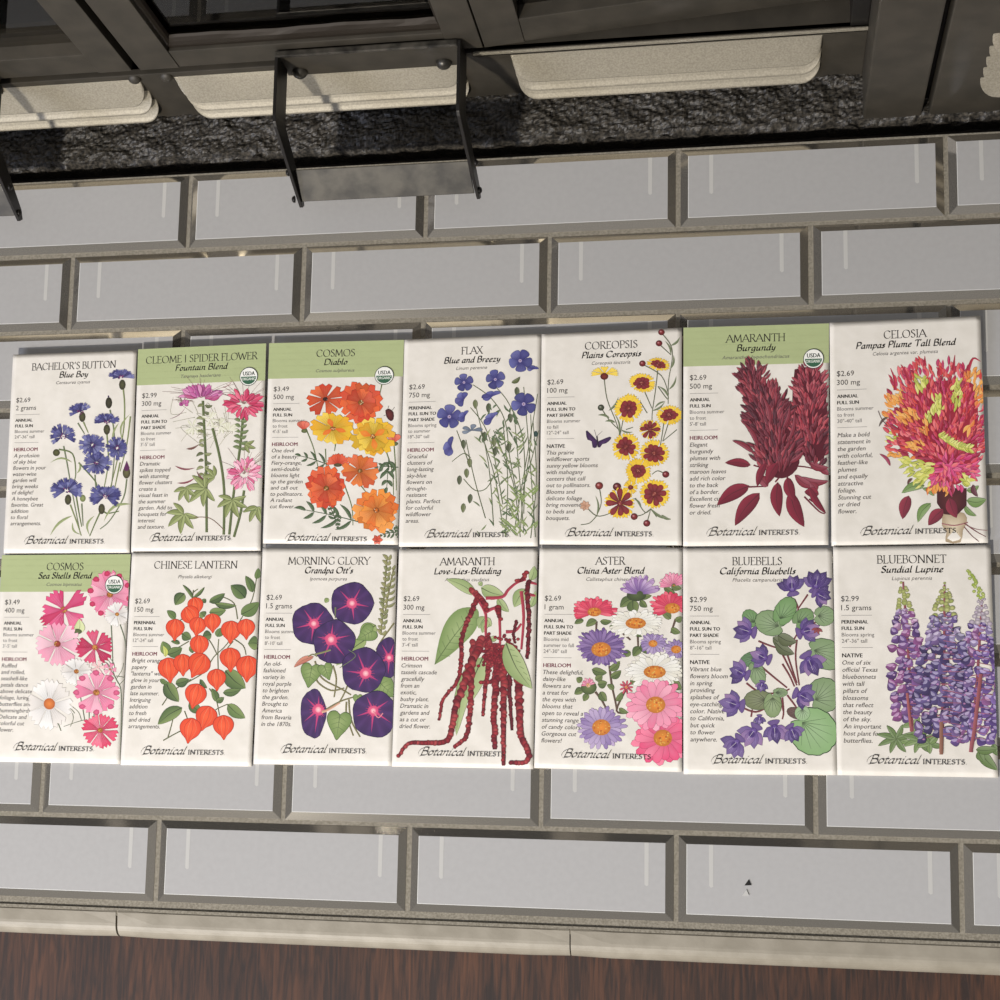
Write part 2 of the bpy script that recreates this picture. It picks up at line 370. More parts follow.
def smooth(pts, n=5):
    if len(pts) < 3: return list(pts)
    P = [pts[0]]+list(pts)+[pts[-1]]; out = []
    for i in range(1, len(P)-2):
        a, b, c, d = P[i-1], P[i], P[i+1], P[i+2]
        for k in range(n):
            t = k/n
            out.append(tuple(.5*((2*b[q])+(-a[q]+c[q])*t+(2*a[q]-5*b[q]+4*c[q]-d[q])*t*t+(-a[q]+3*b[q]-3*c[q]+d[q])*t**3) for q in (0, 1)))
    out.append(tuple(pts[-1])); return out
def mixc(a, b, t): return tuple(a[i]+(b[i]-a[i])*t for i in range(3))
def dark(c, t=.35): return tuple(v*(1-t) for v in c)
def light(c, t=.35): return tuple(v+(255-v)*t for v in c)

# ---- lettering drawn with a broad pen
CAPS = {
'A': (.80, "0.0,0 .40,1 .80,0;.15,.34 .64,.34"), 'B': (.66, ".12,0 .12,1;~.12,1 .38,1 .52,.90 .52,.64 .38,.54 .12,.53;~.12,.53 .42,.53 .60,.40 .60,.14 .44,.0 .12,0"),
'C': (.82, "~.76,.80 .64,.95 .42,1 .16,.85 .06,.5 .16,.15 .42,0 .64,.05 .78,.22"), 'D': (.86, ".12,0 .12,1;~.12,1 .42,1 .70,.86 .80,.5 .70,.14 .42,0 .12,0"),
'E': (.60, ".12,0 .12,1;.12,1 .52,1 .52,.9;.12,.52 .46,.52;.12,0 .56,0 .58,.12"), 'F': (.56, ".12,0 .12,1;.12,1 .52,1 .52,.88;.12,.52 .45,.52"),
'G': (.86, "~.76,.82 .64,.95 .42,1 .16,.85 .06,.5 .16,.15 .42,0 .62,.03 .74,.10;.74,.08 .74,.42"), 'H': (.84, ".12,0 .12,1;.72,0 .72,1;.12,.52 .72,.52"),
'I': (.32, ".16,0 .16,1"), 'J': (.34, "~.18,1 .18,.1 .10,-.15 -.04,-.22"), 'K': (.74, ".12,0 .12,1;.62,1 .14,.48;.26,.58 .70,0"),
'L': (.58, ".12,0 .12,1;.12,0 .54,0 .56,.14"), 'M': (1.0, ".08,0 .16,1 .50,.12 .84,1 .92,0"), 'N': (.88, ".12,0 .12,1 .76,0 .76,1"),
'O': (.94, "~.47,1 .18,.88 .06,.5 .18,.12 .47,0 .76,.12 .88,.5 .76,.88 .47,1"), 'P': (.60, ".12,0 .12,1;~.12,1 .40,1 .55,.88 .55,.60 .40,.46 .12,.46"),
'R': (.70, ".12,0 .12,1;~.12,1 .40,1 .54,.88 .54,.64 .40,.52 .12,.51;.32,.51 .68,0"), 'S': (.54, "~.46,.86 .36,.97 .22,1 .10,.88 .12,.68 .28,.54 .44,.40 .48,.16 .32,.01 .16,.02 .05,.16"),
'T': (.72, ".36,0 .36,1;.04,.88 .04,1 .68,1 .68,.88"), 'U': (.82, "~.12,1 .12,.35 .20,.06 .42,0 .62,.06 .70,.35 .70,1"), 'V': (.78, ".0,1 .40,0 .78,1"),
'W': (1.1, ".0,1 .30,0 .55,.9 .80,0 1.1,1"), 'X': (.74, ".04,1 .70,0;.68,1 .02,0"), 'Z': (.66, ".06,1 .58,1 .06,0 .60,0"), 'Y': (.72, ".0,1 .36,.48 .72,1;.36,.48 .36,0"), "'": (.22, ".12,1.02 .08,.74"), '|': (.34, ".16,-.05 .16,1.05"), '.': (.24, ".08,.03 .14,.03")}
LOW = {  # italic lower case, x height .56
'a': (.50, "~.42,.50 .28,.56 .10,.42 .06,.12 .18,0 .32,.12 .42,.50;~.42,.54 .38,.10 .42,0 .52,.06"), 'b': (.48, "~.10,1.02 .08,.5 .06,.10 .14,0 .30,.02 .44,.26 .40,.50 .28,.56 .10,.40"),
'c': (.42, "~.38,.46 .28,.56 .12,.46 .06,.20 .14,0 .28,.0 .38,.10"), 'd': (.50, "~.42,.50 .28,.56 .10,.42 .06,.12 .18,0 .32,.12 .42,.50;~.44,1.02 .42,.5 .39,.10 .42,0 .52,.06"),
'e': (.44, "~.08,.26 .30,.32 .38,.44 .28,.56 .12,.46 .06,.20 .14,0 .28,.0 .40,.10"), 'f': (.34, "~.44,.98 .34,1.02 .24,.9 .20,.5 .14,.0 .06,-.26 -.06,-.24;.06,.54 .36,.54"),
'g': (.50, "~.42,.50 .28,.56 .10,.42 .06,.14 .18,.02 .32,.14 .42,.50;~.42,.54 .40,.10 .36,-.22 .18,-.32 .02,-.24"), 'h': (.52, ".10,1.02 .10,0;~.10,.30 .20,.50 .34,.56 .42,.46 .38,.12 .44,0 .54,.06"),
'i': (.26, ".03,.50 .12,.54;~.12,.54 .09,.10 .14,0 .24,.06;.14,.80 .18,.80"), 'l': (.26, "~.12,1.02 .10,.4 .09,.10 .14,0 .24,.06"),
'm': (.78, "~.02,.50 .12,.54 .10,0;~.10,.30 .20,.50 .32,.56 .38,.46 .36,0;~.37,.30 .48,.50 .60,.56 .67,.46 .63,.12 .69,0 .80,.06"), 'n': (.54, "~.02,.50 .12,.54 .10,0;~.10,.30 .20,.50 .34,.56 .43,.46 .39,.12 .45,0 .55,.06"),
'o': (.48, "~.24,.56 .10,.44 .06,.18 .16,0 .30,.06 .42,.24 .40,.46 .24,.56"), 'p': (.50, "~.02,.50 .12,.54 .08,.1 .04,-.32;~.08,.06 .22,0 .38,.12 .44,.40 .34,.56 .22,.50 .11,.30"),
'r': (.38, "~.02,.50 .12,.54 .10,0;~.10,.30 .20,.50 .32,.56 .36,.50"), 's': (.38, "~.34,.48 .22,.56 .10,.46 .16,.34 .28,.24 .28,.06 .14,0 .03,.08"), 't': (.32, "~.18,.76 .12,.30 .12,.04 .20,0 .30,.06;.03,.54 .32,.54"),
'u': (.54, "~.03,.50 .12,.54 .08,.14 .16,0 .30,.10 .42,.50;~.43,.54 .39,.12 .44,0 .54,.06"), 'v': (.46, "~.03,.50 .12,.54 .16,.2 .16,0 .34,.20 .42,.54"),
'y': (.50, "~.03,.50 .12,.54 .12,.14 .20,.04 .34,.14 .42,.54;~.43,.54 .38,.0 .26,-.26 .04,-.30"), 'z': (.42, ".06,.54 .38,.54 .04,0 .40,0"), '-': (.36, ".06,.28 .28,.28"), "'": (.22, ".12,1.0 .08,.74")}
def pen_text(ink, txt, x, y, size, col, slant=0.0, nib=.10, thin=.03, ang=25, serif=True, align='c', width=None, track=.06, wordgap=.30):
    """x, y = baseline anchor in mm; size = cap height in mm"""
    items = []; cx = 0
    for ch in txt:
        if ch == ' ': cx += wordgap; continue
        g = (LOW.get(ch) if ch.islower() or ch == '-' else None) or CAPS.get(ch) or LOW.get(ch) or CAPS['I']
        items.append((cx, g, ch)); cx += g[0]+track
    total = (cx-track)*size; kx = size
    if width: kx = size*width/total; total = width
    x0 = x-total/2 if align == 'c' else x
    na = math.radians(ang); nv = (math.cos(na)*nib*size/2, -math.sin(na)*nib*size/2); ink.layer()
    def seg(P, Q):
        dx, dy = Q[0]-P[0], Q[1]-P[1]; L = math.hypot(dx, dy) or 1e-6; px, py = -dy/L*thin*size/2, dx/L*thin*size/2
        ex, ey = dx/L*thin*size*.3, dy/L*thin*size*.3
        ink.tri([(P[0]-ex+px, P[1]-ey+py), (P[0]-ex-px, P[1]-ey-py), (Q[0]+ex-px, Q[1]+ey-py), (Q[0]+ex+px, Q[1]+ey+py)], [(0, 1, 2), (0, 2, 3)], col)
        if abs(dx*nv[1]-dy*nv[0]) > 1e-9:
            ink.tri([(P[0]+nv[0], P[1]+nv[1]), (P[0]-nv[0], P[1]-nv[1]), (Q[0]-nv[0], Q[1]-nv[1]), (Q[0]+nv[0], Q[1]+nv[1])], [(0, 1, 2), (0, 2, 3)], col)
    for ox, g, ch in items:
        cap = ch in CAPS and not ch.islower() and ch not in "'|.-"
        def T(p): return (x0+(ox+p[0])*kx+slant*p[1]*size, y-p[1]*size)
        for st in g[1].split(';'):
            cv = st[0] == '~'; pts = [tuple(float(q) for q in w.split(',')) for w in st.lstrip('~').split()]
            ends = (pts[0], pts[-1]); nb = (pts[1], pts[-2])
            if cv: pts = smooth(pts, 4)
            for a, b in zip(pts, pts[1:]): seg(T(a), T(b))
            if serif and cap:
                for e_, n_ in zip(ends, nb):
                    if e_[1] in (0, 1) and abs(e_[1]-n_[1]) > .3 and not (cv and ch in 'BDPR'): seg(T((e_[0]-.11, e_[1])), T((e_[0]+.11, e_[1])))
    return total

# ---- small print set in the plain sans face
_fc = {}
def sans(ink, txt, x, y, size, col, slant=0.0, bold=0.0, align='l', width=None):
    key = (txt, slant)
    if key not in _fc:
        cu = bpy.data.curves.new('t', 'FONT'); cu.body = txt; cu.size = 1.0; cu.shear = slant; cu.resolution_u = 2; cu.fill_mode = 'BOTH'
        o = bpy.data.objects.new('t', cu); COL.objects.link(o)
        dg = bpy.context.evaluated_depsgraph_get(); dg.update(); me = bpy.data.meshes.new_from_object(o.evaluated_get(dg))
        me.calc_loop_triangles(); vs = [(v.co.x, v.co.y) for v in me.vertices]; fs = [tuple(t.vertices) for t in me.loop_triangles]
        bpy.data.objects.remove(o); bpy.data.curves.remove(cu); bpy.data.meshes.remove(me); _fc[key] = (vs, fs)
    vs, fs = _fc[key]
    if not vs: return
    mx = max(v[0] for v in vs); mn = min(v[0] for v in vs); k = size/.70; kx = k
    if width: kx = width/(mx-mn)
    off = -mn*kx if align == 'l' else -(mx+mn)/2*kx
    for q_ in ((0,) if not bold else (0, bold*k)):
        ink.layer(); ink.tri([(x+off+q_+v[0]*kx, y-v[1]*k) for v in vs], fs, col)

# ---- drawing tools; coordinates are in each packet's own drawing units
class Draw:
    def __init__(s, pk, seed=1): s.pk = pk; s.ink = Ink(pk); s.r = random.Random(seed); s.k = 1/pk.unit
    def P(s, p): return s.pk.tomm(p[0], p[1])
    def stem(s, pts, w, col, w2=None, n=4):
        pts = smooth(pts, n); w2 = w if w2 is None else w2; L = []; m_ = len(pts)
        for i, p in enumerate(pts):
            a = pts[max(0, i-1)]; b = pts[min(m_-1, i+1)]; dx, dy = b[0]-a[0], b[1]-a[1]; l = math.hypot(dx, dy) or 1
            ww = (w+(w2-w)*i/(m_-1))/2; L.append(((p[0]-dy/l*ww, p[1]+dx/l*ww), (p[0]+dy/l*ww, p[1]-dx/l*ww)))
        V = []; 
        for a, b in L: V += [s.P(a), s.P(b)]
        s.ink.layer(); s.ink.tri(V, [(2*i, 2*i+1, 2*i+3, 2*i+2) for i in range(m_-1)], [dark(col, .22) if i % 2 else light(col, .08) for i in range(2*m_)])
    def leaf(s, a, b, w, col, bend=.12, vein=True, out=True, col2=None, kk=.8, n=9):
        col2 = col2 or light(col, .22)
        dx, dy = b[0]-a[0], b[1]-a[1]; l = math.hypot(dx, dy) or 1; nx, ny = -dy/l, dx/l
        def sp(t): 
            q = bend*l*math.sin(PI*t); return (a[0]+dx*t+nx*q, a[1]+dy*t+ny*q)
        def shape(e, cl, cr, cm):
            Lp = []; Rp = []; Mp = []
            for i in range(n+1):
                t = i/n; c = sp(t); ww = (w/2)*math.sin(PI*t**kk)**.85 + (e if 0 < i < n else 0)
                Lp.append(s.P((c[0]+nx*ww, c[1]+ny*ww))); Rp.append(s.P((c[0]-nx*ww, c[1]-ny*ww))); Mp.append(s.P(c))
            s.ink.layer(); V = []
            for i in range(n+1): V += [Lp[i], Mp[i], Rp[i]]
            F_ = []
            for i in range(n): q = 3*i; F_ += [(q, q+1, q+4, q+3), (q+1, q+2, q+5, q+4)]
            C_ = []
            for i in range(n+1): C_ += [cl, cm, cr]
            s.ink.tri(V, F_, C_)
        if out: shape(1.2, dark(col, .55), dark(col, .55), dark(col, .55))
        shape(0, col, col2, mixc(col, col2, .5))
        if vein: s.stem([sp(.02), sp(.5), sp(.93)], max(1.0, w*.07), dark(col, .4), .6)
    def blade(s, a, b, w, col, bend=.1): s.leaf(a, b, w, col, bend, False, False, n=6)
    def petal(s, c, ang, r0, r1, w, cin, cout, tip='round', k=(1, 0), out=None, teeth=3, streak=None):
        """petal from radius r0 to r1 along ang (deg); k=(squash, rotation deg)"""
        ca, sa = math.cos(math.radians(ang)), math.sin(math.radians(ang)); kr = math.radians(k[1]); ck, sk = math.cos(kr), math.sin(kr)
        def M(t, q):
            x, y = ca*t-sa*q, sa*t+ca*q; u, v = x*ck+y*sk, (-x*sk+y*ck)*k[0]; return s.P((c[0]+u*ck-v*sk, c[1]+u*sk+v*ck))
        L_ = r1-r0; prof = []
        if tip == 'round': prof = [(0, .16), (.25, .40), (.5, .78), (.72, 1), (.88, .88), (.97, .5)]; end = [(1.0, 0)]
        elif tip == 'point': prof = [(0, .2), (.25, .62), (.5, 1), (.75, .75)]; end = [(1, 0)]
        elif tip == 'tooth': prof = [(0, .14), (.3, .34), (.6, .70), (.86, 1)]; end = None
        elif tip == 'strap': prof = [(0, .5), (.3, .9), (.7, 1), (.92, .7)]; end = [(1, 0)]
        if end is None:
            nt = teeth; tp = []
            for i in range(nt):
                q = -1+2*(i+.5)/nt; tp.append((1.0, q*.92));
                if i < nt-1: tp.append((.84, -1+2*(i+1)/nt))
            tipv = [(t, q) for t, q in reversed(tp)]
        else: tipv = [(end[0][0], 0)]
        rim = [(t, q) for t, q in prof]+[(t, q) for t, q in tipv]+[(t, -q) for t, q in reversed(prof)]
        if out is not False:
            oc = out or dark(cout, .4); e_ = 1+2.0/max(6, w); s.ink.fan(M(r0+L_*.5, 0), [M(r0+L_*(.5+(t-.5)*(1+2.4/max(8, L_))), q*w/2*e_) for t, q in rim], oc, oc)
        rc = [mixc(cin, cout, min(1, max(0, t*1.15))) for t, q in rim]
        s.ink.fan(M(r0+L_*.55, 0), [M(r0+L_*t, q*w/2) for t, q in rim], mixc(mixc(cin, cout, .6), (255, 255, 255), .10), rc)
        if streak:
            for q in (-.4, 0, .4):
                a, b = M(r0+L_*.12, q*w*.25), M(r0+L_*.78, q*w*.8/2); e2 = .09
                s.ink.layer(); s.ink.tri([(a[0]-e2, a[1]), (a[0]+e2, a[1]), (b[0]+.03, b[1]), (b[0]-.03, b[1])], [(0, 1, 2, 3)], streak)
    def flower(s, c, r, n, w, cin, cout, tip='round', k=(1, 0), rot=0, jit=.08, r0=0, span=360, layers=1, out=None, teeth=3, streak=None, cols=None):
        for ly in range(layers):
            rr = r*(1-.28*ly); order = list(range(n)); s.r.shuffle(order)
            for i in order:
                a = rot+ly*180/n+span*(i/(n if span == 360 else max(1, n-1))); j = 1+s.r.uniform(-jit, jit)
                co = cols[i % len(cols)] if cols else cout
                sh = s.r.uniform(-.14, .14); cc_ = light(co, sh) if sh > 0 else dark(co, -sh)
                s.petal(c, a+s.r.uniform(-60, 60)*jit, r0, rr*j, w*(1-.15*ly)*(1+s.r.uniform(-jit, jit)), cin, cc_, tip, k, out, teeth, streak)
    def disc(s, c, rx, ry, col, edge=None, rot=0, n=14, rough=0):
        edge = edge or dark(col, .25); ro = math.radians(rot); rim = []
        for i in range(n):
            a = 2*PI*i/n; j = 1+s.r.uniform(-rough, rough); x, y = rx*math.cos(a)*j, ry*math.sin(a)*j
            rim.append(s.P((c[0]+x*math.cos(ro)-y*math.sin(ro), c[1]+x*math.sin(ro)+y*math.cos(ro))))
        s.ink.fan(s.P(c), rim, col, edge)
    def dots(s, c, rx, ry, n, r, cols):
        for _ in range(n):
            a = s.r.uniform(0, 2*PI); q = math.sqrt(s.r.random()); s.disc((c[0]+rx*q*math.cos(a), c[1]+ry*q*math.sin(a)), r, r, s.r.choice(cols), n=6)
    def poly(s, pts, col, edge=None, sm=0):
        if sm: pts = smooth(list(pts)+[pts[0]], sm)[:-1]
        c = (sum(p[0] for p in pts)/len(pts), sum(p[1] for p in pts)/len(pts)); s.ink.fan(s.P(c), [s.P(p) for p in pts], col, edge or col)
    def tassel(s, pts, w, cols, w2=None, n=None):
        pts = smooth(pts, 6); L = [0]
        for a, b in zip(pts, pts[1:]): L.append(L[-1]+math.hypot(b[0]-a[0], b[1]-a[1]))
        w2 = w2 or w*.6; w, w2 = w*1.12, w2*1.25; m_ = n or max(3, int(L[-1]/(w*.34)))
        s.stem(pts[::6]+[pts[-1]] if len(pts) > 12 else pts, w*.8, dark(cols[0], .3), w2*.6, n=4)
        for i in range(m_):
            d = L[-1]*i/(m_-1); j = 0
            while j < len(L)-2 and L[j+1] < d: j += 1
            t = (d-L[j])/max(1e-6, L[j+1]-L[j]); p = (pts[j][0]+(pts[j+1][0]-pts[j][0])*t, pts[j][1]+(pts[j+1][1]-pts[j][1])*t)
            ww = w+(w2-w)*i/(m_-1); c = s.r.choice(cols)
            s.disc((p[0]+s.r.uniform(-.18, .18)*ww, p[1]), ww*.5, ww*.42, c, dark(c, .4), rot=s.r.uniform(0, 180), n=9, rough=.08)

# ------------------------------------------------------------------ the packets
INK = (52, 48, 46); GREY = (112, 108, 106); MAROON = (112, 44, 62)
def bilin(q, u, v): return tuple((q[0][i]*(1-u)+q[1][i]*u)*(1-v)+(q[2][i]*(1-u)+q[3][i]*u)*v for i in (0, 1))
class Packet:
    def __init__(s, world, draw, upper, label, seed, brand):
        s.brand = brand; s.up = 0 if upper else .9
        s.w = world; s.dq = draw; s.upper = upper; s.rn = random.Random(seed)
        cx = sum(p[0] for p in world)/4; cy = sum(p[1] for p in world)/4; s.o = (cx, cy, TZ)
        s.zt, s.zb = (.0082, .0058) if upper else (.0062, .0048); s.seed = seed
        s.unit = (math.hypot(draw[1][0]-draw[0][0], draw[1][1]-draw[0][1])+math.hypot(draw[3][0]-draw[2][0], draw[3][1]-draw[2][1]))/2/84.0
        NU, NV = 28, 42; V = []; F = []
        for j in range(NV+1):
            for i in range(NU+1): V.append(s.surf(i/NU, j/NV))
        for j in range(NV):
            for i in range(NU): a = j*(NU+1)+i; F.append((a, a+NU+1, a+NU+2, a+1))
        n = len(V)
        for j in range(NV+1):
            for i in range(NU+1):
                u, v = i/NU, j/NV; p = s.surf(u, v); e = min(u, 1-u, v, 1-v); f = min(1, max(0, (e)/.22))
                V.append((p[0], p[1], max(.00025, (p[2]-.0007)*(1-f**.5)+.0004*f**.5)))
        for j in range(NV):
            for i in range(NU): a = n+j*(NU+1)+i; F.append((a, a+1, a+NU+2, a+NU+1))
        W1 = NU+1
        ring = [i for i in range(W1)]+[j*W1+NU for j in range(1, NV+1)]+[NV*W1+i for i in reversed(range(NU))]+[j*W1 for j in reversed(range(1, NV))]
        for a, b in zip(ring, ring[1:]+ring[:1]): F.append((a, b, b+n, a+n))
        s.root = obj('seed_packet', V, F, M_paper, smooth=False, loc=s.o)
        s.root.data.polygons.foreach_set('use_smooth', [k < 2*NU*NV for k in range(len(s.root.data.polygons))])
        tag(s.root, label, 'seed packet', 'flower seed packets laid in two rows on the tiles')
    def surf(s, u, v):
        x, y = bilin(s.w, u, v)
        z = s.zt+(s.zb-s.zt)*v
        uu, vv = min(1, max(0, u)), min(1, max(0, v))
        e = max(0, (vv-.980)/.020); z -= .0006*e*e
        return (x-s.o[0], y-s.o[1], z-TZ)
    def tomm(s, X, Y):
        u, v = .5, .5; q = s.dq
        for _ in range(5):
            p = bilin(q, u, v)
            du = ((q[1][0]-q[0][0])*(1-v)+(q[3][0]-q[2][0])*v, (q[1][1]-q[0][1])*(1-v)+(q[3][1]-q[2][1])*v)
            dv = ((q[2][0]-q[0][0])*(1-u)+(q[3][0]-q[1][0])*u, (q[2][1]-q[0][1])*(1-u)+(q[3][1]-q[1][1])*u)
            ex, ey = X-p[0], Y-p[1]; D = du[0]*dv[1]-du[1]*dv[0]; u += (ex*dv[1]-ey*dv[0])/D; v += (du[0]*ey-du[1]*ex)/D
        return (min(83.9, max(.1, u*84)), min(129.9, max(.1, v*130)))
    def lettering(s, title, tw, sub, sw, latin, lw, price, caps, lines, head, body, organic=False, seal=(0, 0), dx=0):
        if organic:
            b = Ink(s); G = (173, 184, 134); b.layer()
            n = 24
            for i in range(n):
                for k in range(-2, 4): b.tri([(84*i/n, max(.12, 7+4*k*1.03)), (84*(i+1)/n, max(.12, 7+4*k*1.03)), (84*(i+1)/n, 11+4*k*1.03+.2), (84*i/n, 11+4*k*1.03+.2)], [(0, 1, 2, 3)], G)
            o = b.build('green_banner', .00004); o['label'] = 'sage green banner'
        T = Ink(s); yo = 1.6 if organic else 0
        pen_text(T, title, 42+dx, 9.8 if organic else 10.9-s.up, 4.5, INK, nib=.13, thin=.045, width=tw)
        if sub: pen_text(T, sub, 42+dx, 15.1 if organic else 16.2-s.up, 3.7, (36, 32, 30), slant=.20, nib=.25, thin=.08, ang=35, serif=False, width=sw)
        ly = 19.9 if organic else (20.6 if sub else 17.0)-s.up
        sans(T, latin, 42+dx, ly, 2.1, (98, 94, 92), slant=.25, align='c', width=lw)
        T.build('title_lettering', .00009); N = Ink(s)
        y = 31.8-s.up*.3; x = 3.8
        sans(N, price[0], x, y, 3.1, INK); sans(N, price[1], x, y+5.2, 3.1, INK)
        N.build('price_lettering', .00007); N = Ink(s); y += 8.0; rw = 16.5
        def rule(yy): N.layer(); N.tri([(x, yy), (x+rw, yy), (x+rw, yy+.22), (x, yy+.22)], [(0, 1, 2, 3)], (150, 146, 142))
        rule(y); y += 4.8
        for c in caps: sans(N, c, x, y, 1.98, (30, 27, 26), bold=.07); y += 3.7
        for c in lines: sans(N, c, x, y, 2.15, GREY, bold=.01); y += 3.55
        y += -.9; rule(y); y += 5.7; N.build('growing_notes', .00007); N = Ink(s)
        if head: sans(N, head, x, y, 2.3, MAROON if head == 'HEIRLOOM' else (36, 32, 30), bold=.06); y += 4.15
        for c in body: sans(N, c, x, y, 2.54, (84, 79, 76), slant=.2, bold=.02); y += 4.0
        N.build('description_print', .00007)
        Bn = Ink(s); a = s.tomm(s.brand[0], s.brand[1]); e = s.tomm(s.brand[2], s.brand[1]); W = e[0]-a[0]; yb = (a[1]+e[1])/2+1.3; bx = a[0]
        pen_text(Bn, 'Botanical', bx+.9, yb, 4.7, INK, slant=.45, nib=.15, thin=.045, ang=35, serif=False, align='l', width=W*.505, track=.0)
        # swash of the initial
        sw_ = smooth([(bx+4.2, yb-4.6), (bx+1.4, yb-3.4), (bx, yb-1.1), (bx+.7, yb+.5), (bx+2.2, yb+.1)], 5); Bn.layer()
        for a, b in zip(sw_, sw_[1:]): Bn.tri([(a[0], a[1]-.09), (a[0]+.1, a[1]+.09), (b[0]+.1, b[1]+.09), (b[0], b[1]-.09)], [(0, 1, 2, 3)], INK)
        pen_text(Bn, 'INTERESTS.', bx+W*.56, yb, 2.6, INK, nib=.18, thin=.07, align='l', width=W*.44)
        Bn.build("brand_lettering", .0004)
        if organic:
            S = Ink(s); c = s.tomm(*seal); R = 5.9
            def circ(r, a0=0, a1=360, n=36): return [(c[0]+r*math.cos(math.radians(a0+(a1-a0)*i/n)), c[1]+r*math.sin(math.radians(a0+(a1-a0)*i/n))) for i in range(n+1)]
            S.fan(c, circ(R), (40, 52, 44), (40, 52, 44)); S.fan(c, circ(R-.4), (240, 240, 232), (240, 240, 232))
            p = circ(R-1.0, 0, 180); S.fan((c[0], c[1]+1), p, (52, 96, 70), (52, 96, 70))
            sans(S, 'USDA', c[0], c[1]-.75, 2.5, (38, 50, 42), bold=.06, align='c', width=7.6)
            sans(S, 'ORGANIC', c[0], c[1]+2.35, 1.75, (226, 230, 218), bold=.04, align='c', width=8.8)
            S.build("organic_seal", .0004)
UPW = [[(-.1116,-.1190),(-.0278,-.1185),(-.1106,-.2480),(-.0264,-.2484)],[(-.0268,-.1179),(.0572,-.1166),(-.0254,-.2478),(.0582,-.2476)],[(.0592,-.1166),(.1449,-.1171),(.0596,-.2426),(.1441,-.2440)],[(.1452,-.1171),(.2291,-.1160),(.1447,-.2452),(.2287,-.2454)],[(.2294,-.1163),(.3127,-.1150),(.2298,-.2442),(.3129,-.2453)],[(.3137,-.1150),(.3973,-.1151),(.3137,-.2459),(.3958,-.2455)],[(.3976,-.1148),(.4814,-.1135),(.3975,-.2464),(.4829,-.2449)]]
LOWW = [[(-.1113,-.2492),(-.0254,-.2490),(-.1107,-.3791),(-.0257,-.3789)],[(-.0245,-.2481),(.0592,-.2481),(-.0254,-.3795),(.0578,-.3787)],[(.0598,-.2457),(.1438,-.2462),(.0590,-.3772),(.1441,-.3766)],[(.1451,-.2468),(.2288,-.2466),(.1441,-.3769),(.2281,-.3766)],[(.2300,-.2466),(.3134,-.2468),(.2286,-.3760),(.3135,-.3765)],[(.3137,-.2471),(.3977,-.2473),(.3143,-.3777),(.3994,-.3764)],[(.3983,-.2468),(.4840,-.2460),(.3992,-.3764),(.4853,-.3759)]]
def units(c, ox, oy, s): return [((x-ox)*s, (y-oy)*s) for x, y in c]

# ------------------------------------------------------------------ the fourteen pictures
GR = (104, 122, 70); GR2 = (134, 146, 92); DG = (66, 88, 52)
def cornflower(d, c, rx, ry, a0=0, a1=360, n=13, calyx=None, lift=0):
    if calyx:
        d.disc(calyx, 15, 24, (92, 92, 60), (52, 50, 34), n=10)
        for i in range(5): d.stem([(calyx[0]-11, calyx[1]-14+i*7), (calyx[0], calyx[1]-10+i*7), (calyx[0]+11, calyx[1]-14+i*7)], 1.4, (60, 50, 34))
    full = a1-a0 >= 360
    for ly in range(2):
        for i in range(n):
            a = a0+(a1-a0)*((i+.5*ly)/n if full else i/(n-1))+d.r.uniform(-6, 6); R = (1-.25*ly)*d.r.uniform(.85, 1.05)
            kx = math.hypot(rx*math.cos(math.radians(a)), ry*math.sin(math.radians(a)))
            col = d.r.choice([(80, 80, 138), (98, 98, 152), (60, 58, 112), (124, 126, 174)])
            d.petal(c, a, kx*.15, kx*R, kx*.29, dark(col, .3), col, 'tooth', teeth=d.r.choice([3, 4]), out=(44, 42, 104))
    d.dots(c, rx*.24, ry*.24, 10, 3.4, [(96, 40, 104), (60, 36, 100), (150, 70, 130)])
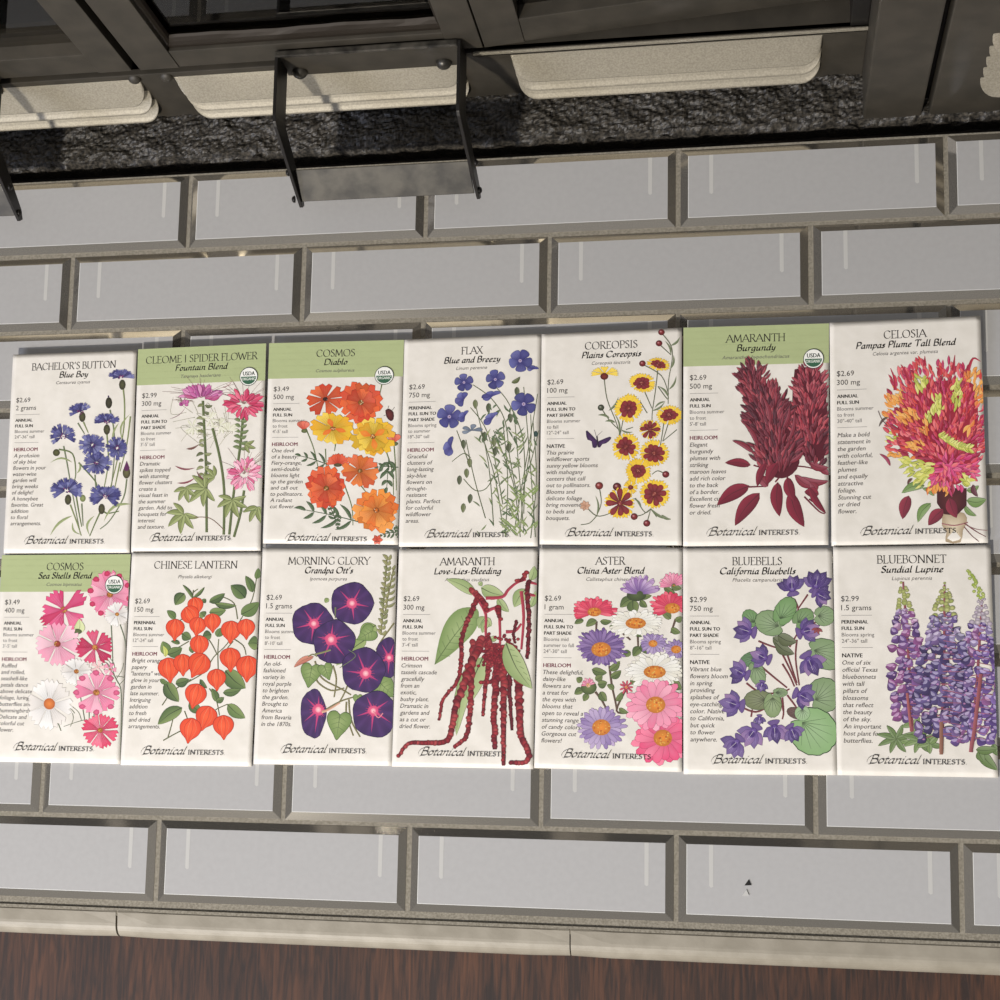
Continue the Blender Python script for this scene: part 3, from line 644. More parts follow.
def art_bachelor(d):
    for p in ([(558, 205), (566, 300), (560, 420), (530, 560), (500, 680)], [(500, 320), (516, 400), (520, 520), (505, 680)], [(486, 430), (492, 560), (470, 690)], [(380, 375), (402, 425)], [(355, 380), (385, 430)],
              [(290, 485), (305, 560), (330, 700), (365, 880)], [(268, 500), (330, 520), (345, 600), (340, 640)], [(345, 700), (360, 790), (372, 850)], [(372, 745), (378, 845)], [(320, 750), (350, 830), (370, 890)], [(575, 635), (560, 720), (500, 820), (455, 860)],
              [(432, 615), (436, 680)], [(455, 785), (430, 840), (408, 892)], [(358, 560), (430, 640), (440, 670)], [(545, 560), (520, 680)], [(592, 350), (575, 480), (545, 600)], [(470, 780), (490, 790), (540, 780)]):
        d.stem(p, 7, d.r.choice([GR, GR2, (118, 130, 96)]), 4)
    for a, b, w in (((330, 800), (228, 890), 12), ((600, 748), (470, 830), 13), ((330, 560), (228, 562), 8), ((540, 380), (512, 470), 8), ((330, 830), (368, 885), 8), ((430, 800), (408, 890), 10), ((590, 340), (560, 470), 8), ((350, 610), (360, 560), 9)):
        d.blade(a, b, w, GR2, d.r.uniform(.1, .25))
    d.disc((495, 288), 15, 26, (70, 66, 48), (40, 38, 26)); d.stem([(495, 262), (492, 255)], 6, (60, 40, 80))
    d.disc((257, 515), 16, 16, (96, 98, 60), (60, 58, 34)); d.disc((377, 722), 13, 16, (150, 158, 104), (100, 110, 64))
    d.disc((574, 606), 17, 27, (110, 108, 70), (66, 60, 40)); d.poly([(562, 585), (575, 552), (588, 585), (580, 598), (568, 598)], (92, 40, 84))
    cornflower(d, (552, 172), 62, 40, 190, 350, 9, (556, 205)); cornflower(d, (366, 328), 52, 46, 170, 330, 8, (375, 352))
    cornflower(d, (486, 375), 58, 40, 185, 355, 10, (486, 410)); cornflower(d, (288, 440), 62, 60, 150, 380, 10)
    cornflower(d, (532, 495), 52, 56); cornflower(d, (420, 480), 62, 56); cornflower(d, (440, 563), 70, 50)
    cornflower(d, (304, 685), 74, 56, 160, 380, 12, (310, 728)); cornflower(d, (478, 715), 76, 54, 150, 390, 13, (462, 770))
def cleome_head(d, c, rx, ry, cols, up=True, n=26):
    for _ in range(12):
        a = math.radians(d.r.uniform(190, 350)); L_ = d.r.uniform(1.2, 1.7); p = (c[0]+rx*L_*math.cos(a), c[1]+ry*L_*math.sin(a))
        d.stem([c, ((c[0]+p[0])/2, (c[1]+p[1])/2-8), p], 1.5, (150, 120, 110), 1)
    for i in range(n):
        a = d.r.uniform(180, 360) if up else d.r.uniform(0, 360); q = d.r.uniform(.45, 1); co = d.r.choice(cols)
        p = (c[0]+rx*q*math.cos(math.radians(a)), c[1]+ry*q*math.sin(math.radians(a)))
        d.leaf((c[0]+(p[0]-c[0])*.3, c[1]+(p[1]-c[1])*.3+(8 if up else 0)), p, d.r.uniform(12, 18), co, d.r.uniform(-.1, .1), False, True, kk=1.4, n=6)
def palm(d, c, r, a0, n=5, col=(116, 126, 72), w=.30):
    for i in range(n):
        a = math.radians(a0+(i-(n-1)/2)*42); L_ = r*(1-.12*abs(i-(n-1)/2)); d.leaf(c, (c[0]+L_*math.cos(a), c[1]+L_*math.sin(a)), L_*w, col, .06, col2=(168, 178, 122))
def art_cleome(d):
    for p in ([(318, 310), (325, 450), (332, 620), (334, 880)], [(360, 430), (392, 560), (410, 700), (408, 890)], [(492, 380), (478, 520), (450, 720), (432, 890)], [(496, 700), (480, 800), (452, 900)]): d.stem(p, 11, (98, 112, 66))
    for y in range(330, 640, 30):
        for sx, x in ((-1, 322), (1, 326)):
            if d.r.random() < .75: d.leaf((x, y), (x+sx*d.r.uniform(16, 34), y+d.r.uniform(-12, 16)), 12, d.r.choice([(118, 124, 74), (140, 146, 96), (92, 100, 60)]), .15)
    for y in range(400, 540, 24):
        for sx in (-1, 1): d.leaf((480, y), (480+sx*d.r.uniform(26, 40), y-10), 13, GR)
    for _ in range(26):
        x, y = d.r.uniform(240, 460), d.r.uniform(360, 480); d.stem([(x, y), (x+d.r.uniform(-70, 40), y+d.r.uniform(-60, 60)), (x+d.r.uniform(-100, 60), y+d.r.uniform(-90, 90))], 1.3, (140, 140, 100), 1)
    for c in ((275, 425), (392, 420), (430, 440), (350, 390)):
        for i in range(9):
            a = d.r.uniform(0, 2*PI); d.leaf(c, (c[0]+42*math.cos(a), c[1]+38*math.sin(a)), 11, (236, 234, 220), 0, False, False, kk=1.3, n=5, col2=(206, 206, 176))
    for a, b, w, c in (((195, 593), (285, 602), 8, (120, 50, 60)), ((205, 668), (290, 640), 8, (120, 50, 60)), ((290, 615), (340, 660), 7, (96, 52, 52)), ((170, 390), (245, 335), 3, (120, 80, 90)), ((400, 255), (450, 215), 3, (160, 110, 110)), ((245, 520), (300, 500), 10, (100, 60, 50))): d.blade(a, b, w, c, .12)
    palm(d, (235, 800), 95, 120, 6); palm(d, (330, 690), 100, 160, 6); palm(d, (445, 740), 90, 90, 6); palm(d, (245, 690), 70, 100, 4); palm(d, (552, 770), 80, 95, 4); palm(d, (370, 640), 60, 200, 4); palm(d, (500, 500), 50, 20, 3, w=.3)
    d.stem([(280, 815), (350, 820), (410, 870)], 3, (120, 90, 70)); d.stem([(480, 790), (550, 785)], 3, GR)
    cleome_head(d, (310, 296), 108, 66, [(190, 88, 150), (160, 64, 128), (212, 130, 176), (176, 70, 120)], n=60); cleome_head(d, (235, 325), 34, 26, [(190, 88, 150), (150, 50, 120)], n=8)
    cleome_head(d, (496, 325), 96, 78, [(214, 60, 96), (226, 96, 124), (190, 40, 80)], False, n=60)
    cleome_head(d, (496, 630), 84, 84, [(234, 150, 176), (226, 110, 146), (244, 190, 204), (204, 76, 120)], False, n=90)
    d.dots((515, 600), 22, 18, 10, 4, [(226, 214, 170), (200, 150, 140)])
def cosmos(d, c, r, cols, k=(1, 0), n=8, rot=0, layers=2, tip='tooth', cen=(186, 120, 30)):
    d.flower(c, r, n, r*.70, dark(cols[0], .25), cols[0], tip, k, rot, .10, 0, 360, layers, None, 2, dark(cols[0], .3), cols)
    d.disc(c, r*.13, r*.12*k[0], cen, dark(cen, .5)); d.dots(c, r*.12, r*.1, 8, r*.035, [light(cen, .5), dark(cen, .4)])
def fern(d, a, b, n=6, w=16, col=DG):
    n = max(3, int(n*.65)); w = w*.85; d.stem([a, ((a[0]+b[0])/2, (a[1]+b[1])/2-4), b], 4, col, 2); dx, dy = b[0]-a[0], b[1]-a[1]; l = math.hypot(dx, dy)
    for i in range(n):
        t = .12+.85*i/n; p = (a[0]+dx*t, a[1]+dy*t)
        for s in (-1, 1):
            ux, uy = dx/l*.8-s*dy/l*.7, dy/l*.8+s*dx/l*.7; L_ = l*.36*(1.1-t*.6)*d.r.uniform(.75, 1.15); d.leaf(p, (p[0]+ux*L_, p[1]+uy*L_), w*.7, col, s*.1, n=5)
    d.leaf((a[0]+dx*.9, a[1]+dy*.9), (b[0]+dx*.1, b[1]+dy*.1), w*.7, col)
OR = [(226, 84, 40), (232, 98, 44), (214, 66, 36)]; YL = [(240, 190, 40), (236, 170, 30), (244, 206, 70)]; OY = [(238, 132, 44), (242, 150, 56), (230, 110, 36)]
def art_diablo(d):
    for p in ([(200, 430), (235, 520), (255, 610)], [(290, 350), (300, 400)], [(286, 520), (290, 620)], [(530, 240), (522, 280)], [(370, 680), (400, 770), (405, 850)], [(545, 520), (575, 620), (580, 720)], [(582, 500), (590, 620), (592, 700)], [(440, 680), (460, 705)], [(330, 500), (325, 530)]): d.stem(p, 5, GR, 3)
    fern(d, (300, 590), (165, 548), 6, 14); fern(d, (430, 835), (175, 780), 7, 22); fern(d, (330, 830), (300, 760), 3, 14); fern(d, (600, 600), (505, 600), 5, 16); fern(d, (560, 560), (550, 700), 5, 22); fern(d, (590, 850), (600, 900), 3, 14); fern(d, (590, 880), (525, 895), 4, 12); fern(d, (340, 800), (340, 860), 4, 14)
    d.poly([(545, 352), (560, 345), (580, 360), (580, 392), (566, 398), (550, 380)], (110, 44, 40), (60, 24, 24), sm=2); d.stem([(556, 346), (560, 332)], 2, (50, 40, 36)); d.stem([(575, 352), (585, 338)], 2, (50, 40, 36)); d.stem([(548, 372), (538, 376)], 2, (50, 40, 36))
    for c in ((190, 418), (582, 474)):
        d.flower((c[0], c[1]+22), 42, 5, 22, (200, 70, 50), (232, 120, 96), 'round', (1, 0), 240, .05, 4, 60); d.disc((c[0]+4, c[1]+24), 14, 9, (110, 120, 74))
    cosmos(d, (285, 303), 84, OR, (.85, 0), 7, 20, 1, cen=(70, 34, 26)); cosmos(d, (440, 318), 92, OR, (1, 0), 9, 0, 2)
    cosmos(d, (318, 432), 94, YL, (.78, 10), 8, 10, 1, cen=(214, 120, 30)); cosmos(d, (492, 466), 94, YL, (.95, 0), 8, 30, 2, cen=(226, 140, 30))
    for a in (20, 140, 250): d.petal((320, 430), a, 10, 60, 26, (220, 100, 30), (232, 120, 30), 'point', (.75, 0), out=False)
    for a in (200, 330, 80): d.petal((492, 466), a, 10, 60, 28, (224, 110, 30), (236, 140, 40), 'point', out=False)
    d.flower((340, 588), 48, 6, 34, (180, 50, 30), (228, 84, 46), 'tooth', (1, 0), 200, .05, 4, 140); d.disc((340, 590), 18, 8, (96, 84, 50))
    cosmos(d, (436, 615), 82, OY[2:]+[(232, 96, 50)], (.9, 0), 8, 12, 1); cosmos(d, (290, 690), 90, OR, (1, 0), 9, 5, 2); cosmos(d, (506, 785), 96, OY, (1, 0), 9, 15, 2, cen=(230, 120, 30))
    d.flower((510, 912), 22, 6, 14, (200, 60, 40), (216, 90, 60), 'point', layers=1)
def flaxf(d, c, r, k=(1, 0), side=False):
    cs = [(82, 84, 146), (68, 68, 130), (98, 102, 164)]
    if side: d.flower(c, r, 4, r*.8, (60, 56, 126), cs[0], 'round', k, k[1]+150, .1, 0, 160, cols=cs, streak=(44, 42, 100))
    else:
        d.flower(c, r*1.05, 5, r*.92, (50, 46, 108), cs[0], 'round', k, d.r.uniform(0, 70), .06, 0, cols=cs, streak=(44, 42, 104)); d.disc(c, r*.16, r*.16, (214, 206, 216), (150, 130, 180)); d.disc(c, r*.06, r*.06, (120, 60, 90))
def art_flax(d):
    base = [(395, 820), (430, 850), (470, 860), (545, 900), (560, 880), (520, 870), (590, 905), (480, 900), (610, 900)]
    tops = [(310, 480), (350, 320), (370, 430), (430, 440), (520, 380), (620, 280), (600, 400), (470, 400), (560, 250)]
    stems = []
    for i, t in enumerate(tops):
        b = base[i % len(base)]; p = [t, (t[0]*.5+b[0]*.5+d.r.uniform(-10, 30), t[1]*.5+b[1]*.5), b]; stems.append(p); d.stem(p, 3, (88, 100, 66), 4)
    for p in ([(340, 240), (420, 300), (480, 400), (500, 560), (540, 760)], [(330, 340), (390, 420), (430, 540), (470, 760)], [(440, 250), (500, 330), (560, 500), (560, 800)], [(590, 370), (590, 500), (560, 700), (545, 880)], [(625, 440), (590, 580), (555, 700)], [(270, 440), (300, 520), (330, 600)], [(300, 650), (350, 700), (400, 690), (440, 620)], [(250, 575), (300, 540), (330, 560)]): d.stem(p, 3, (92, 104, 66), 4)
    for _ in range(150):
        y = d.r.uniform(460, 900); t = (y-460)/440; x = d.r.gauss(490+t*30, 62)
        if x < 350+ (0 if y > 650 else 0) or x > 618: continue
        s = d.r.choice([-1, 1]); L_ = d.r.uniform(28, 52); a = d.r.uniform(.5, 1.15)
        d.leaf((x, y), (x+s*L_*math.cos(a), y-L_*math.sin(a)), 6.5, d.r.choice([GR, DG, GR2, (92, 106, 70)]), .05, False, False, n=4)
    for _ in range(34):
        x, y = d.r.uniform(490, 610), d.r.uniform(700, 905); d.leaf((x, y), (x+d.r.choice([-1, 1])*38, y-38), 7, (120, 140, 74), .05, False, False, n=4)
    for c in ((298, 500), (325, 580), (312, 625), (283, 655), (330, 735), (300, 775), (495, 515), (440, 530), (390, 465), (350, 325), (500, 385), (410, 340), (530, 270), (430, 490)):
        d.leaf((c[0], c[1]-20), (c[0]+d.r.uniform(-6, 6), c[1]+22), 19, d.r.choice([(96, 104, 62), (70, 78, 50)]), 0); 
    d.leaf((508, 232), (545, 205), 17, (84, 92, 50))
    for _ in range(26):
        x, y = d.r.uniform(370, 520), d.r.uniform(320, 480); d.leaf((x, y), (x+d.r.uniform(-30, 30), y+d.r.uniform(15, 40)), 8, DG, .1, False, False, n=4)
    flaxf(d, (545, 135), 48); flaxf(d, (302, 230), 38); flaxf(d, (438, 217), 40); flaxf(d, (560, 325), 50); flaxf(d, (238, 380), 50)
    flaxf(d, (600, 172), 28, (.55, 10), True); flaxf(d, (300, 305), 36, (.9, -30), True); flaxf(d, (425, 290), 44, (.5, -10), True); flaxf(d, (305, 378), 34, (.6, -40), True); flaxf(d, (425, 388), 46, (.5, -30), True); flaxf(d, (245, 510), 46, (.6, -60), True)
    d.flower((335, 440), 44, 4, 26, (90, 100, 116), (112, 124, 140), 'round', (.6, 0), 150, .1, 0, 200); d.disc((612, 455), 9, 13, (60, 84, 80))
def coreo(d, c, r, k=(1, 0), n=9, big=.62):
    for i in range(n):
        a = 360*i/n+d.r.uniform(-6, 6); d.petal(c, a, 0, r*d.r.uniform(.93, 1.05), r*.58, (230, 180, 40), d.r.choice([(244, 208, 62), (236, 196, 48)]), 'tooth', k, (170, 140, 40))
    for i in range(n):
        a = 360*i/n+d.r.uniform(-6, 6); d.petal(c, a, 0, r*big*d.r.uniform(.85, 1.15), r*.36, (84, 22, 26), (140, 40, 44), 'round', k, (80, 20, 24))
    d.disc(c, r*.2, r*.18*k[0], (150, 60, 54), (90, 26, 28)); d.dots(c, r*.14, r*.12, 7, r*.04, [(206, 130, 110), (120, 40, 40)])
def bud(d, c, r, col=(140, 44, 46)): d.disc(c, r, r*.95, col, dark(col, .45)); d.disc((c[0]-r*.2, c[1]-r*.2), r*.4, r*.35, light(col, .5), col)
def art_coreopsis(d):
    for p in ([(565, 60), (600, 110), (605, 170), (590, 260), (588, 360)], [(552, 105), (600, 150)], [(480, 190), (560, 240), (590, 320)], [(318, 255), (330, 340), (365, 430), (388, 500)], [(305, 378), (340, 430), (390, 480)], [(545, 210), (535, 300), (522, 390), (520, 430)], [(490, 310), (520, 380)], [(400, 420), (385, 490)],
              [(570, 440), (560, 510), (550, 560)], [(590, 440), (565, 520)], [(625, 470), (565, 520)], [(578, 660), (545, 645), (520, 660)], [(296, 712), (305, 780), (285, 835)], [(235, 790), (285, 835), (340, 825), (355, 810)], [(285, 835), (255, 865), (218, 872)], [(450, 760), (490, 820), (515, 805)], [(440, 838), (480, 830), (515, 805)], [(500, 860), (515, 805)], [(515, 805), (540, 840)], [(545, 285), (585, 340), (588, 320)], [(410, 470), (440, 460)], [(500, 400), (470, 350)]): d.stem(p, 4, (92, 100, 70), 3)
    for a, b, w in (((600, 110), (638, 72), 10), ((600, 150), (575, 90), 8), ((598, 210), (610, 150), 9), ((590, 300), (622, 240), 9), ((588, 330), (548, 285), 9), ((335, 390), (378, 330), 10), ((340, 420), (290, 408), 10), ((365, 440), (320, 435), 10), ((560, 830), (600, 850), 12), ((515, 805), (600, 848), 11), ((575, 350), (530, 380), 8), ((285, 835), (280, 750), 8), ((475, 800), (440, 760), 8), ((388, 470), (440, 480), 7), ((380, 500), (360, 400), 7), ((520, 390), (575, 350), 8)): d.blade(a, b, w, (96, 108, 72), .12)
    d.flower((320, 232), 60, 5, 34, (232, 190, 40), (246, 212, 70), 'tooth', (.55, 0), 180, .05, 6, 180); d.disc((318, 242), 17, 15, (130, 50, 40), (80, 26, 24))
    for c in ((560, 52), (550, 100), (480, 187)): bud(d, c, 14)
    bud(d, (304, 376), 14, (84, 88, 66)); bud(d, (296, 708), 17, (150, 56, 50)); bud(d, (372, 712), 18, (120, 40, 40))
    d.flower((236, 792), 22, 7, 14, (190, 140, 110), (206, 160, 130), 'point')
    coreo(d, (548, 190), 50, (.55, 10), 8); coreo(d, (478, 270), 56, (.75, 10), 9); coreo(d, (420, 378), 60); coreo(d, (592, 408), 56, (.75, 0)); coreo(d, (512, 470), 44, (1.0, 0), 8, .85)
    coreo(d, (410, 542), 60, (1, 0), 8); coreo(d, (530, 570), 60, (.92, 0), 9, .72); coreo(d, (430, 715), 30, n=7, big=.3); coreo(d, (462, 645), 56, (1, 0), 9, .5); coreo(d, (385, 782), 64, (1.05, 0), 8, .85); coreo(d, (530, 742), 64, (1, 0), 9, .7)
    for c in ((578, 660), (445, 838), (498, 866)): bud(d, c, 15)
    bf = (78, 46, 96)
    d.poly([(290, 520), (245, 474), (240, 486), (246, 512), (270, 522), (268, 545), (285, 546)], bf, (50, 30, 66), sm=2); d.poly([(292, 520), (340, 500), (346, 510), (326, 528), (308, 532), (300, 546), (288, 540)], bf, (50, 30, 66), sm=2); d.stem([(286, 498), (293, 545)], 6, (40, 28, 44)); d.stem([(284, 500), (276, 470)], 1.4, (90, 80, 90)); d.stem([(286, 498), (310, 476)], 1.4, (90, 80, 90))
BU = [(112, 26, 40), (92, 20, 34), (132, 36, 50), (66, 14, 26), (154, 54, 64), (88, 18, 32)]
def spikes(d, c, n, rx, ry, L0, L1, w, a0=-90, spread=60, cols=BU):
    pts = []
    for i in range(n):
        q = math.sqrt(d.r.random()); a = d.r.uniform(0, 2*PI); pts.append((c[0]+rx*q*math.cos(a), c[1]+ry*q*math.sin(a)))
    pts.sort(key=lambda p: p[1])
    for p in pts:
        side = (p[0]-c[0])/rx; an = math.radians(a0+side*spread+d.r.uniform(-12, 12)); L_ = d.r.uniform(L0, L1)
        d.leaf(p, (p[0]+L_*math.cos(an), p[1]+L_*math.sin(an)), w*d.r.uniform(.8, 1.2), d.r.choice(cols), d.r.uniform(-.08, .08), False, True, kk=1.1, n=5)
def art_burgundy(d):
    for p in ([(420, 720), (480, 660), (560, 660), (640, 690)], [(540, 780), (600, 840), (625, 850)], [(560, 790), (620, 830)], [(640, 600), (600, 620), (560, 650)], [(470, 700), (480, 850)], [(310, 740), (380, 738)], [(330, 650), (360, 660)]): d.stem(p, 7, (110, 30, 46), 4)
    for a, b, w in (((390, 738), (340, 700), 40), ((610, 650), (645, 690), 26), ((520, 700), (645, 715), 30), ((500, 690), (600, 740), 34), ((560, 640), (640, 660), 30), ((590, 760), (560, 720), 34)): d.leaf(a, b, w, (124, 36, 50))
    for P_ in ([(500, 250), (560, 240), (610, 270), (630, 380), (640, 520), (620, 620), (560, 630), (510, 560), (490, 400)], [(265, 250), (320, 240), (370, 290), (420, 360), (470, 420), (500, 520), (520, 640), (470, 700), (400, 690), (350, 600), (320, 480), (285, 360)]): d.poly(P_, (92, 22, 38), (84, 20, 34), sm=3)
    spikes(d, (565, 330), 110, 56, 100, 26, 50, 10, -95, 55, [(136, 34, 50), (158, 50, 64), (104, 24, 38), (176, 76, 84)])
    spikes(d, (560, 470), 150, 76, 110, 28, 54, 11, -90, 60, [(160, 42, 56), (176, 62, 72), (126, 30, 44), (104, 26, 40)])
    spikes(d, (590, 590), 36, 60, 70, 30, 56, 14, -80, 70, BU)
    spikes(d, (325, 305), 130, 48, 72, 26, 50, 10, -105, 50, BU); spikes(d, (390, 440), 230, 80, 110, 28, 62, 11, -98, 55, BU); spikes(d, (425, 590), 180, 80, 100, 30, 70, 12, -95, 60, BU)
    for a, b, w in (((330, 600), (240, 548), 20), ((350, 580), (285, 470), 18), ((480, 640), (540, 590), 18), ((470, 560), (500, 420), 15), ((450, 500), (480, 400), 14), ((400, 480), (365, 360), 16)): d.leaf(a, b, w, (124, 34, 48), .08)
    for a, b, w in (((318, 650), (210, 640), 34), ((312, 735), (176, 815), 58), ((355, 765), (252, 900), 60), ((430, 720), (438, 862), 50), ((480, 760), (540, 905), 58), ((470, 700), (500, 800), 44), ((380, 640), (345, 740), 30), ((600, 770), (540, 760), 40), ((560, 740), (630, 850), 26), ((430, 640), (385, 730), 44)): d.leaf(a, b, w, (138, 42, 60), .06, col2=(104, 28, 44))
PL = [(190, 40, 64), (208, 62, 74), (164, 30, 54), (220, 84, 84), (184, 38, 84), (204, 54, 50)]
def plume(d, a, b, w, cols, n=None):
    dx, dy = b[0]-a[0], b[1]-a[1]; l = math.hypot(dx, dy); n = n or max(6, int(l/7)); d.leaf(a, b, w*.75, dark(cols[0], .15), 0, False, True)
    for i in range(n):
        t = .12+.86*i/n; s = 1 if i % 2 else -1; p = (a[0]+dx*t, a[1]+dy*t); L_ = w*.62*(1.15-t*.8)
        ux, uy = dx/l*.75-s*dy/l*.66, dy/l*.75+s*dx/l*.66; d.leaf(p, (p[0]+ux*L_, p[1]+uy*L_), 9, d.r.choice(cols), 0, False, True, kk=1.1, n=4)
def art_celosia(d):
    Yl = [(206, 206, 90), (224, 222, 120), (180, 186, 70)]; Og = [(232, 150, 60), (240, 170, 80), (226, 120, 50)]
    d.poly([(505, 820), (500, 880), (520, 905), (515, 945), (575, 948), (585, 900), (600, 870), (590, 830)], (226, 212, 184), (170, 150, 120), sm=2)
    d.stem([(500, 872), (550, 880), (605, 868)], 5, (170, 110, 110)); d.stem([(590, 870), (640, 905), (678, 925)], 5, (120, 60, 60), 2); d.stem([(590, 885), (620, 920), (650, 945)], 4, (120, 70, 70), 2); d.stem([(600, 880), (640, 895), (684, 900)], 3, (150, 100, 100), 2)
    for a, b, w in (((430, 720), (335, 750), 34), ((455, 790), (402, 868), 34), ((600, 780), (680, 775), 40), ((590, 800), (640, 842), 20), ((600, 740), (650, 720), 24), ((470, 760), (420, 730), 20)): d.leaf(a, b, w, (110, 140, 74))
    d.poly([(480, 730), (600, 730), (600, 800), (560, 840), (510, 835), (480, 790)], (96, 44, 44), (70, 30, 34))
    O = (510, 640); pts = []
    while len(pts) < 900:
        x, y = d.r.uniform(262, 688), d.r.uniform(200, 690); e = abs((x-478)/212)**3.2+abs((y-455)/240)**3.2
        if e > 1+.12*math.sin(x*.11)+.1*math.sin(y*.09+x*.05): continue
        if y > 600 and abs(x-520) > 190-(y-600)*.3: continue
        pts.append((math.hypot((x-520)/230, (y-640)/420), math.atan2(y-640, x-520), x, y))
    for i in range(90):
        a = math.radians(d.r.uniform(20, 160)); q = math.sqrt(d.r.random()); pts.append((q, a, O[0]+150*q*math.cos(a), O[1]+110*q*math.sin(a)))
    pts.sort(key=lambda p: -p[0])
    YP = [(415, 300, 24, 50), (480, 395, 26, 42), (560, 345, 18, 74), (300, 525, 24, 18), (350, 650, 90, 44), (390, 700, 70, 34), (450, 440, 16, 20), (590, 700, 30, 26), (440, 650, 26, 30)]
    OP = [(275, 390, 34, 46), (360, 440, 46, 34), (325, 615, 80, 26), (400, 560, 40, 20), (430, 480, 26, 30), (650, 340, 24, 50), (600, 480, 20, 30), (500, 740, 26, 30), (620, 270, 26, 30), (465, 740, 26, 30), (320, 360, 26, 50)]
    d.poly([(330, 380), (370, 320), (430, 300), (560, 290), (630, 310), (645, 400), (640, 600), (600, 680), (560, 715), (490, 700), (420, 630), (330, 540), (320, 460)], (150, 34, 54), (160, 40, 58), sm=3)
    for q, a, x, y in pts:
        if x < 255 or x > 690: continue
        cs = PL if d.r.random() < .8 else [(150, 26, 52), (232, 104, 110)]
        if any(((x-u)/w)**2+((y-v)/h)**2 < 1 for u, v, w, h in OP): cs = Og
        if any(((x-u)/w)**2+((y-v)/h)**2 < 1 for u, v, w, h in YP): cs = Yl
        if y > 600 and x > 430 and cs is PL: cs = [(204, 52, 110), (224, 84, 130), (180, 40, 86), (214, 60, 80)]
        an = a+d.r.uniform(-.5, .5); L_ = d.r.uniform(26, 50)
        d.leaf((x-L_*.5*math.cos(an), y-L_*.5*math.sin(an)), (x+L_*.5*math.cos(an), y+L_*.5*math.sin(an)), d.r.uniform(9, 15), d.r.choice(cs), d.r.uniform(-.12, .12), False, d.r.random() < .55, kk=1.1, n=5)
    for p in ([(310, 330), (305, 280), (290, 240)], [(365, 290), (350, 250), (332, 225)], [(430, 230), (430, 190)], [(487, 270), (487, 232)], [(545, 250), (552, 185)], [(605, 250), (625, 200), (655, 212)]): d.stem(p, 15, (190, 44, 70), 2)
    for k in range(26):
        t = k/25; x, y = 485+125*t, 515+52*t+14*math.sin(t*3); 
        for s_ in (-1, 1): d.leaf((x, y), (x+22, y+s_*d.r.uniform(10, 22)), 9, d.r.choice(Yl), 0, False, k % 2 == 0, n=4)
    d.leaf((280, 440), (243, 480), 8, (90, 70, 60)); d.stem([(282, 480), (255, 450), (240, 415)], 3, (90, 60, 60))
    for a, b in (((365, 760), (340, 855)), ((505, 815), (445, 880)), ((530, 770), (560, 850))): d.leaf(a, b, 46, (150, 56, 72), .05, col2=(112, 40, 56))
    d.leaf((290, 640), (245, 590), 12, (160, 50, 80)); d.leaf((380, 690), (360, 715), 10, (90, 50, 40)); d.leaf((625, 715), (645, 765), 20, (90, 40, 52))
def shell(d, c, r, cols, n=8, k=(1, 0), rot=0, tipc=None, cen=(206, 130, 60)):
    """cosmos with rolled tube petals"""
    for i in range(n):
        a = rot+360*i/n+d.r.uniform(-7, 7); co = cols[i % len(cols)]; d.petal(c, a, r*.06, r*d.r.uniform(.9, 1.05), r*.64, dark(co, .2), co, 'tooth', k, dark(co, .35), 3, light(co, .4))
    if tipc:
        for i in range(n):
            a = math.radians(rot+360*i/n); x, y = r*.9*math.cos(a), r*.9*math.sin(a)*k[0]; d.disc((c[0]+x, c[1]+y), r*.15, r*.13, tipc, dark(tipc, .2), n=8, rough=.15)
    d.disc(c, r*.15, r*.14, cen, dark(cen, .3)); d.dots(c, r*.12, r*.1, 7, r*.03, [(236, 190, 90), (150, 80, 40)])
